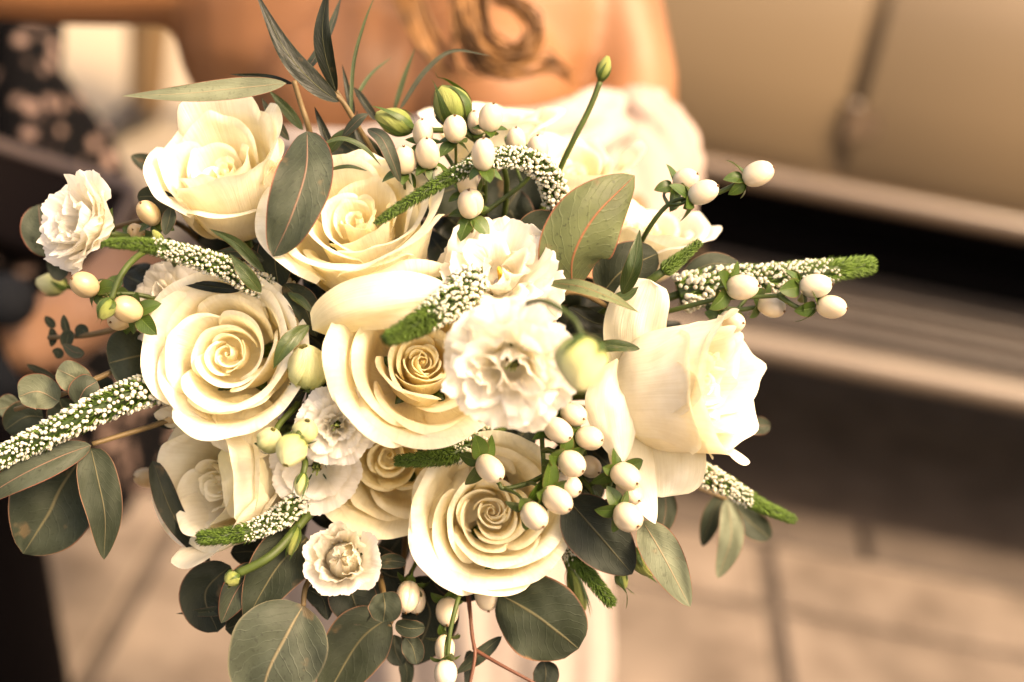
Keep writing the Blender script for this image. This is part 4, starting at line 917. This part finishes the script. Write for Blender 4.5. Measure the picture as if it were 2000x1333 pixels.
for x, y in ((610, 600), (640, 560), (600, 650), (880, 430), (870, 500), (560, 960), (650, 990), (700, 1010), (1100, 640), (1090, 590), (1140, 650), (880, 560), (1180, 900), (1130, 960), (560, 520), (330, 640), (290, 560), (640, 330), (700, 300), (850, 380), (1000, 420), (1010, 860), (930, 880), (600, 400)):
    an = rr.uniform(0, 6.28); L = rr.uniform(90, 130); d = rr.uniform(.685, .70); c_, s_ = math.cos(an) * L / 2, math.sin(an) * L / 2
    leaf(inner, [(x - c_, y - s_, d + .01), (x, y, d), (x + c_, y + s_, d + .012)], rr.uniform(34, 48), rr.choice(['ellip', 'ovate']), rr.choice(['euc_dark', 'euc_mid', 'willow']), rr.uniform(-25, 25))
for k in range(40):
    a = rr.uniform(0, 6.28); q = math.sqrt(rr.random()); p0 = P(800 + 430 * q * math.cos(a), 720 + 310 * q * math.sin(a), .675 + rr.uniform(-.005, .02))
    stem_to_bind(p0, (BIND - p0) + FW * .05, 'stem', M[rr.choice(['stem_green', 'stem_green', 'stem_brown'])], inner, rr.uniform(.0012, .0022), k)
hv, hf = tube_vf([BIND - (TAIL - BIND) * .05, BIND * .6 + TAIL * .4, TAIL * .9 + BIND * .1], [.024, .021, .022], 20)
wrap = tag(link('bouquet_wrap', mesh('bouquet_wrap', hv, hf), M['ribbon']), 'ivory satin ribbon wrapped round the bouquet stems in the hidden hand', 'ribbon')

# --- veronica spikes
def egg(k=7, n=6, sharp=0.0):
    X = np.zeros((k + 1, n, 3))
    for i in range(k + 1):
        for j in range(n):
            t = j / (n - 1); a = 2 * math.pi * i / k; r = math.sin(math.pi * min(max(t, .02), .99)) ** .8 * (1 - .25 * t) * .5
            X[i, j] = (r * math.cos(a), r * math.sin(a), t)
    return X
EGG = egg(); ego = EGG.reshape(-1, 3)
bud_me = grid('flower_bud', EGG * np.array((1, 1, 1.1)) - np.array((0, 0, .25))); bud_me.materials.append(M['ver_bud'])
def veronica(label, pts, r0, r1, seed, white=(0.0, .62), dens=1.0, stem_from=None, fuzz=1.0):
    """pts from the stem end to the tip (px,py,d); r0,r1 px radius incl. buds; white: part of the length that carries white buds"""
    rr = random.Random(seed); n = 80; p = catmull([P(*q) for q in pts], n); d = np.mean([q[2] for q in pts]); k = d / FPX
    T = np.gradient(p, axis=0); T /= np.linalg.norm(T, axis=1)[:, None]; sl = np.concatenate([[0], np.cumsum(np.linalg.norm(np.diff(p, axis=0), axis=1))]); L = sl[-1]
    t = thing('veronica_spike', label, 'veronica spike', p[0], 'white and green veronica spikes of the bouquet')
    Rf = lambda s: (r0 + (r1 - r0) * s ** 1.3) * k * (1 if s < .93 else math.sqrt(max(0.05, 1 - ((s - .93) / .075) ** 2)))
    ss = np.linspace(0, 1, 24)
    tube('core', [p[int(s * (n - 1))] for s in ss], [Rf(s) * .62 for s in ss], M['ver_green'], t, 9)
    a0 = np.array([0, 0, 1.0]); N0 = nrm(np.cross(T[0], a0)); Nl = []
    for i in range(n): N0 = nrm(N0 - T[i] * N0.dot(T[i])); Nl.append(N0)
    gv, gf, bv, bf = [], [], [], []; s = 0.0; az = rr.uniform(0, 6.28); cnt = 0
    while s < 1.0:
        R = Rf(s); f0 = max(0, min(1, (s - white[0]) / max(.01, white[1] - white[0])))
        bs = (11.8 * (1 - f0) + 5.6 * f0) * k * rr.uniform(.72, 1.25) * (r0 / 24) ** .5
        step = (bs * bs * ((.84 if s < white[1] else .5))) / (2 * math.pi * R * L) / dens
        s += step; az += 2.39996
        if s >= 1: break
        x = s * (n - 1); i = min(int(x), n - 2); fr = x - i; c = p[i] * (1 - fr) + p[i + 1] * fr; Tt = T[i]; N1 = Nl[i]; B1 = np.cross(Tt, N1)
        a = az + rr.gauss(0, .24); O = math.cos(a) * N1 + math.sin(a) * B1
        # green bract, pointing out and forward
        od = nrm(O * .75 + Tt * .75 + np.array([rr.gauss(0, .12) for _ in range(3)])); q0 = c + O * R * .55; ln = (R * .55 + (4.6 if s < white[1] else 2.4) * k * fuzz) * rr.uniform(.8, 1.15)
        sd_ = nrm(np.cross(od, O + .1 * Tt)) * bs * (.15 if s < white[1] else .27); up_ = nrm(np.cross(sd_, od)) * bs * .2
        o = len(gv); gv += [q0 - sd_ - up_, q0 + sd_ - up_, q0 + up_, q0 + od * ln * .55 - sd_ * .8, q0 + od * ln * .55 + sd_ * .8, q0 + od * ln * .55 + up_ * 1.4, q0 + od * ln + Tt * ln * .18]
        gf += [[o, o + 1, o + 4, o + 3], [o + 1, o + 2, o + 5, o + 4], [o + 2, o, o + 3, o + 5], [o + 3, o + 4, o + 6], [o + 4, o + 5, o + 6], [o + 5, o + 3, o + 6]]
        if s < white[1] * rr.uniform(.86, 1.04) and s > white[0] - .02:
            zd = nrm(O * .9 + Tt * .45 + np.array([rr.gauss(0, .18) for _ in range(3)])); ctr = c + O * R * (.80 + .08 * rr.random())
            Fm = frame(zd, N1 if abs(zd.dot(N1)) < .9 else B1); sz = bs * .86 * rr.uniform(.85, 1.15)
            if O.dot(-FW) > -.15 and bs / k > 7.5 and cnt < 150:
                ob = bpy.data.objects.new('flower_bud', bud_me); COL.objects.link(ob); ob.parent = t
                mm = Matrix.Identity(4)
                for r_ in range(3):
                    for c_ in range(3): mm[r_][c_] = Fm[r_, c_] * sz
                    mm[r_][3] = ctr[r_] - p[0][r_]
                ob.matrix_local = mm; cnt += 1
            else:
                o = len(bv); q = (ego * np.array((1, 1, 1.1)) - np.array((0, 0, .25))) * sz; q = q @ Fm.T + ctr; bv += list(q)
                kk, nn = 8, 6
                for i_ in range(kk - 1):
                    for j_ in range(nn - 1): bf.append([o + i_ * nn + j_, o + (i_ + 1) * nn + j_, o + (i_ + 1) * nn + j_ + 1, o + i_ * nn + j_ + 1])
    g_ = link('bract', mesh('bract', gv, gf), M['ver_tip'], t); g_["kind"] = "stuff"
    if bv: b_ = link('small_bud', mesh('small_bud', bv, bf), M['ver_bud'], t); b_["kind"] = "stuff"
    if stem_from is not False:
        stem_to_bind(p[0], -T[0] + nrm(BIND - p[0]), 'stem', M['stem_green'], t, .0020, seed)
    return t
veronica('veronica spike arching over the cupped rose with its green tip pointing down left', [(1088, 400, .665), (1068, 340, .655), (1010, 308, .640), (930, 322, .628), (830, 375, .618), (732, 438, .612)], 27, 9, 1, (0, .68))
veronica('veronica spike crossing left from between the left roses, tip over the sideways lisianthus', [(560, 575, .655), (500, 552, .640), (430, 520, .628), (340, 492, .615), (275, 478, .603), (204, 475, .595)], 30, 9, 2, (0, .72))
veronica('longest veronica spike running out of the frame at the left edge', [(330, 752, .650), (240, 778, .640), (130, 830, .632), (30, 880, .628), (-70, 925, .622)], 34, 20, 3, (0, .98), .8)
veronica('thick short veronica spike lying across the golden hearted rose', [(925, 545, .622), (890, 582, .610), (840, 618, .594), (795, 645, .582), (752, 664, .574)], 40, 14, 4, (0, .55))
veronica('tiny green veronica tip under the cupped rose', [(870, 556, .626), (845, 556, .624), (800, 560, .622)], 15, 8, 5, (0, .0))
veronica('veronica spike under the central rose pointing left, partly covered by berries', [(940, 862, .66), (890, 885, .650), (835, 896, .640), (772, 901, .632)], 25, 11, 6, (0, .38))
veronica('veronica spike at lower left beneath the red flecked rose', [(600, 965, .655), (555, 1005, .640), (480, 1040, .630), (385, 1052, .622)], 26, 15, 7, (0, .68))
veronica('veronica spike pointing straight out to the right above the side-on rose', [(1325, 575, .675), (1400, 555, .675), (1500, 545, .675), (1600, 532, .675), (1708, 517, .680)], 36, 21, 8, (0, .82))
veronica('veronica spike below the side-on rose pointing down right', [(1345, 915, .69), (1410, 945, .69), (1480, 985, .695), (1553, 1017, .70)], 24, 10, 9, (0, .6))
veronica('dark veronica spike hanging straight down at lower right of the bouquet', [(1080, 985, .672), (1105, 1060, .665), (1140, 1110, .660), (1198, 1183, .655)], 25, 13, 10, (0, .55))
veronica('small all green veronica shoot before the pale blurred rose', [(1295, 530, .645), (1325, 508, .643), (1368, 472, .642)], 17, 8, 11, (0, 0))
veronica('short veronica piece half buried right of the central rose', [(955, 850, .665), (925, 835, .66), (905, 800, .66)], 20, 14, 12, (0, .9))

# --- hypericum berries
def berry_geo(seed):
    nu, nv = 26, 16; a = np.linspace(0, 2 * np.pi, nu)[:, None]; v = np.linspace(0, 1, nv)[None, :]
    th_ = np.pi * v; r = np.sin(th_) ** .9 * (1 - .10 * v) + 1e-4
    g_ = np.abs(np.sin(1.5 * a + seed)) ** .35
    r = r * (1 - .20 * (1 - g_) * np.sin(th_) ** .5 * (1.1 - .5 * v)) * (1 + .03 * np.sin(a + seed))
    z = -np.cos(th_) * 1.18 + .02 * np.cos(2 * a) * 0
    return np.stack([r * np.cos(a), r * np.sin(a), z + 0 * a], -1)
berry_me = []
for s_, bm_ in ((0.0, 'berry'), (.8, 'berry_ivory'), (1.9, 'berry'), (.4, 'berry_yellow'), (1.4, 'berry_yellow')):
    q = grid('berry', berry_geo(s_)); q.materials.append(M[bm_]); berry_me.append(q)
v_, f_ = [], []
for k_ in range(3):
    a_ = k_ * 2.1; v2, f2 = tube_vf([(.02 * math.cos(a_), .02 * math.sin(a_), 1.12), (.04 * math.cos(a_), .04 * math.sin(a_), 1.22), (.12 * math.cos(a_), .12 * math.sin(a_), 1.31)], [.085, .06, .02], 5, 5, len(v_)); v_ += v2; f_ += f2
tip_me = mesh('berry_tip', v_, f_); tip_me.materials.append(M['berry_tip'])
def hypericum(label, berries, stems, seed, sep_len=30, r=.0010):
    t = thing('berry_sprig', label, 'berry sprig', P(*stems[0][0]), 'white hypericum berry sprigs of the bouquet'); rr = random.Random(seed)
    for bi, (x, y, d, dv, R) in enumerate(berries):
        k = d / FPX; F = frame(CV(*dv)); c = P(x, y, d); ro = rr.uniform(0, 6.28)
        Rz = np.array([[math.cos(ro), -math.sin(ro), 0], [math.sin(ro), math.cos(ro), 0], [0, 0, 1]]); Fr = F @ Rz
        mm = Matrix.Identity(4); tl = t.location; s3 = np.array((rr.uniform(.88, 1.04), rr.uniform(.90, 1.06), rr.uniform(.88, 1.08)))
        for a in range(3):
            for b in range(3): mm[a][b] = Fr[a, b] * R * k * s3[b]
            mm[a][3] = c[a] - tl[a]
        o = bpy.data.objects.new('berry', berry_me[bi % 3 if seed not in (6, 7, 8) else 3 + bi % 2 if seed != 8 else bi % 3]); COL.objects.link(o); o.parent = t; o.matrix_local = mm
        tp = bpy.data.objects.new('berry_tip', tip_me); COL.objects.link(tp); tp.parent = o
        base = c - F[:, 2] * R * k * 1.08
        for j in range(5):
            nu, nv = 7, 10; u = np.linspace(-1, 1, nu)[:, None]; v = np.linspace(0, 1, nv)[None, :]
            L = sep_len * rr.uniform(1.15, 1.8) * R / 26; wd = L * .32 * width_fn('ovate', np.clip(v, .0, 1))
            op = math.radians(rr.uniform(60, 125)); cv = rr.uniform(.2, .9)
            ang = op + cv * v
            rad = np.cumsum(np.sin(ang), axis=1) * L / nv; zz = np.cumsum(np.cos(ang), axis=1) * L / nv
            az = 2 * math.pi * j / 5 + ro
            e1 = np.array((math.cos(az), math.sin(az), 0)); e2 = np.array((-math.sin(az), math.cos(az), 0))
            X = (rad + 0 * u)[..., None] * e1 + (u * wd)[..., None] * e2 + ((zz + .25 * np.abs(u) * wd) + 0 * u)[..., None] * np.array((0, 0, 1.0))
            link('sepal', grid('sepal', np.einsum('ij,abj->abi', F, X * k) + base), M['sepal'], t)
        # stalk to the nearest main-stem point
        best = min((P(*q) for s_ in stems for q in s_), key=lambda q: np.linalg.norm(q - base - (-F[:, 2]) * .01))
        tube('stalk', [base, base - F[:, 2] * .008 * min(1, np.linalg.norm(best - base) / .016), best], [r * .8, r * .7, r], M['stem_green'], t, 6)
    for s_ in stems: tube('stem', [P(*q) for q in s_], [r * 1.3, r], M['stem_green'], t)
    return t
U1, UL, UR = (0, .8, .6), (-.2, .75, .6), (.2, .8, .55)
hypericum('berry sprig topmost in the bouquet, a dozen cream berries round the arching spike', [
    (790, 313, .640, (.0, .8, .55), 26), (826, 261, .650, U1, 24), (835, 300, .638, (.0, .8, .6), 26), (889, 252, .645, U1, 26), (945, 302, .612, U1, 27), (932, 240, .66, UL, 22), (958, 231, .645, UR, 25),
    (1008, 275, .672, U1, 23), (1050, 291, .655, U1, 24), (918, 398, .625, (-.05, .75, .65), 28), (915, 358, .65, U1, 25)],
    [[(900, 560, .70), (905, 440, .67), (890, 340, .665), (870, 300, .665)], [(905, 440, .67), (935, 370, .65), (945, 345, .64)], [(890, 340, .665), (940, 280, .665), (955, 265, .66)], [(890, 340, .665), (820, 320, .66)], [(940, 420, .67), (1020, 360, .675), (1045, 325, .67)]], 1)
hypericum('berry sprig at the upper right edge, three berries before the dark running board', [(1340, 353, .655, (.7, .4, .5), 25), (1374, 377, .640, (.75, .35, .5), 28), (1481, 340, .640, (.85, .35, .4), 26)],
    [[(1230, 520, .68), (1265, 450, .655), (1305, 400, .65), (1345, 385, .648)], [(1330, 392, .65), (1400, 378, .646), (1440, 358, .643)]], 2, 34)
hypericum('berry sprig over the spike at the right edge with two berries at its tip', [(1450, 561, .640, (.85, .05, .5), 28), (1593, 558, .640, (.9, .05, .4), 26), (1624, 600, .640, (.9, -.1, .4), 26), (1506, 598, .655, (.6, -.3, .5), 25), (1430, 628, .645, (.5, -.1, .6), 25)],
    [[(1180, 640, .70), (1300, 610, .66), (1400, 585, .65), (1480, 580, .648), (1520, 578, .645)], [(1520, 578, .645), (1560, 602, .643), (1590, 603, .642)], [(1520, 578, .645), (1560, 566, .643)], [(1380, 598, .655), (1440, 605, .656), (1480, 600, .656)]], 3, 34)
D1 = (.62, -.38, .65)
hypericum('large berry sprig hanging right of the nearest lisianthus over the lower centre rose', [(1121, 810, .632, (.6, -.25, .75), 27), (1091, 841, .622, D1, 27), (1151, 856, .628, (.75, -.1, .6), 26), (1117, 906, .620, D1, 28), (1107, 948, .630, (.7, -.3, .6), 26), (1088, 977, .615, D1, 30), (1044, 1008, .615, (.5, -.55, .65), 28), (957, 916, .625, (.55, -.45, .7), 29), (1152, 912, .66, D1, 22)],
    [[(1000, 840, .70), (1050, 830, .66), (1060, 880, .645), (1062, 930, .64)], [(1062, 930, .64), (1030, 945, .635), (985, 955, .632), (975, 945, .632)], [(1062, 930, .64), (1065, 960, .632), (1060, 985, .628)], [(1050, 830, .66), (1085, 826, .65)], [(1060, 880, .645), (1120, 885, .645), (1140, 875, .642)]], 4, 34)
hypericum('berry pair beside the drooping petal of the side-on rose', [(1222, 931, .628, (.55, -.3, .75), 28), (1229, 962, .640, (.5, -.4, .7), 26), (1227, 1010, .625, (.5, -.45, .7), 29), (1215, 985, .645, (.2, .3, .7), 24)],
    [[(1000, 860, .72), (1130, 930, .665), (1170, 990, .65), (1195, 1008, .645)], [(1150, 950, .66), (1185, 930, .645), (1198, 925, .64)]], 5, 34)
hypericum('berry sprig at the left under the sideways lisianthus', [(165, 557, .635, (-.55, .35, .65), 27), (248, 605, .628, (-.4, .25, .8), 28), (236, 622, .645, (-.3, -.2, .7), 26), (290, 417, .645, (-.3, .55, .65), 24), (205, 570, .66, (0, 0, 1), 24), (265, 455, .665, (0, .2, 1), 20)],
    [[(400, 620, .70), (320, 590, .665), (262, 575, .655), (205, 575, .65)], [(320, 590, .665), (285, 612, .65), (275, 618, .645)], [(400, 620, .70), (310, 480, .67), (305, 445, .66)]], 6, 32)
hypericum('two cream berries peeping out under the middle left rose', [(332, 808, .665, (0, -.2, 1), 24), (287, 933, .70, (-.6, .1, .6), 22)], [[(480, 800, .72), (400, 830, .70), (345, 830, .69)], [(400, 830, .70), (330, 900, .705), (305, 925, .705)]], 7, 28)
hypericum('berry sprig dangling at the bottom edge with berries in a row down one green stem', [(797, 1166, .655, (-.1, -.75, .5), 27), (733, 1208, .665, (-.2, -.9, .3), 25), (874, 1195, .66, (0, -.6, .6), 25), (868, 1268, .655, (0, -.85, .4), 24), (870, 1316, .640, (0, -.85, .45), 26), (951, 1162, .665, (.1, -.8, .5), 26), (858, 1103, .67, (0, -.6, .7), 24), (812, 1172, .668, (.1, -.8, .4), 24)],
    [[(860, 960, .74), (906, 1095, .70), (908, 1135, .662), (895, 1170, .645), (880, 1230, .640), (874, 1285, .638)], [(840, 1000, .71), (820, 1080, .685), (800, 1125, .67)], [(800, 1125, .67), (745, 1175, .672)], [(915, 1060, .69), (945, 1120, .675)], [(895, 1160, .66), (880, 1170, .662)]], 8, 26)
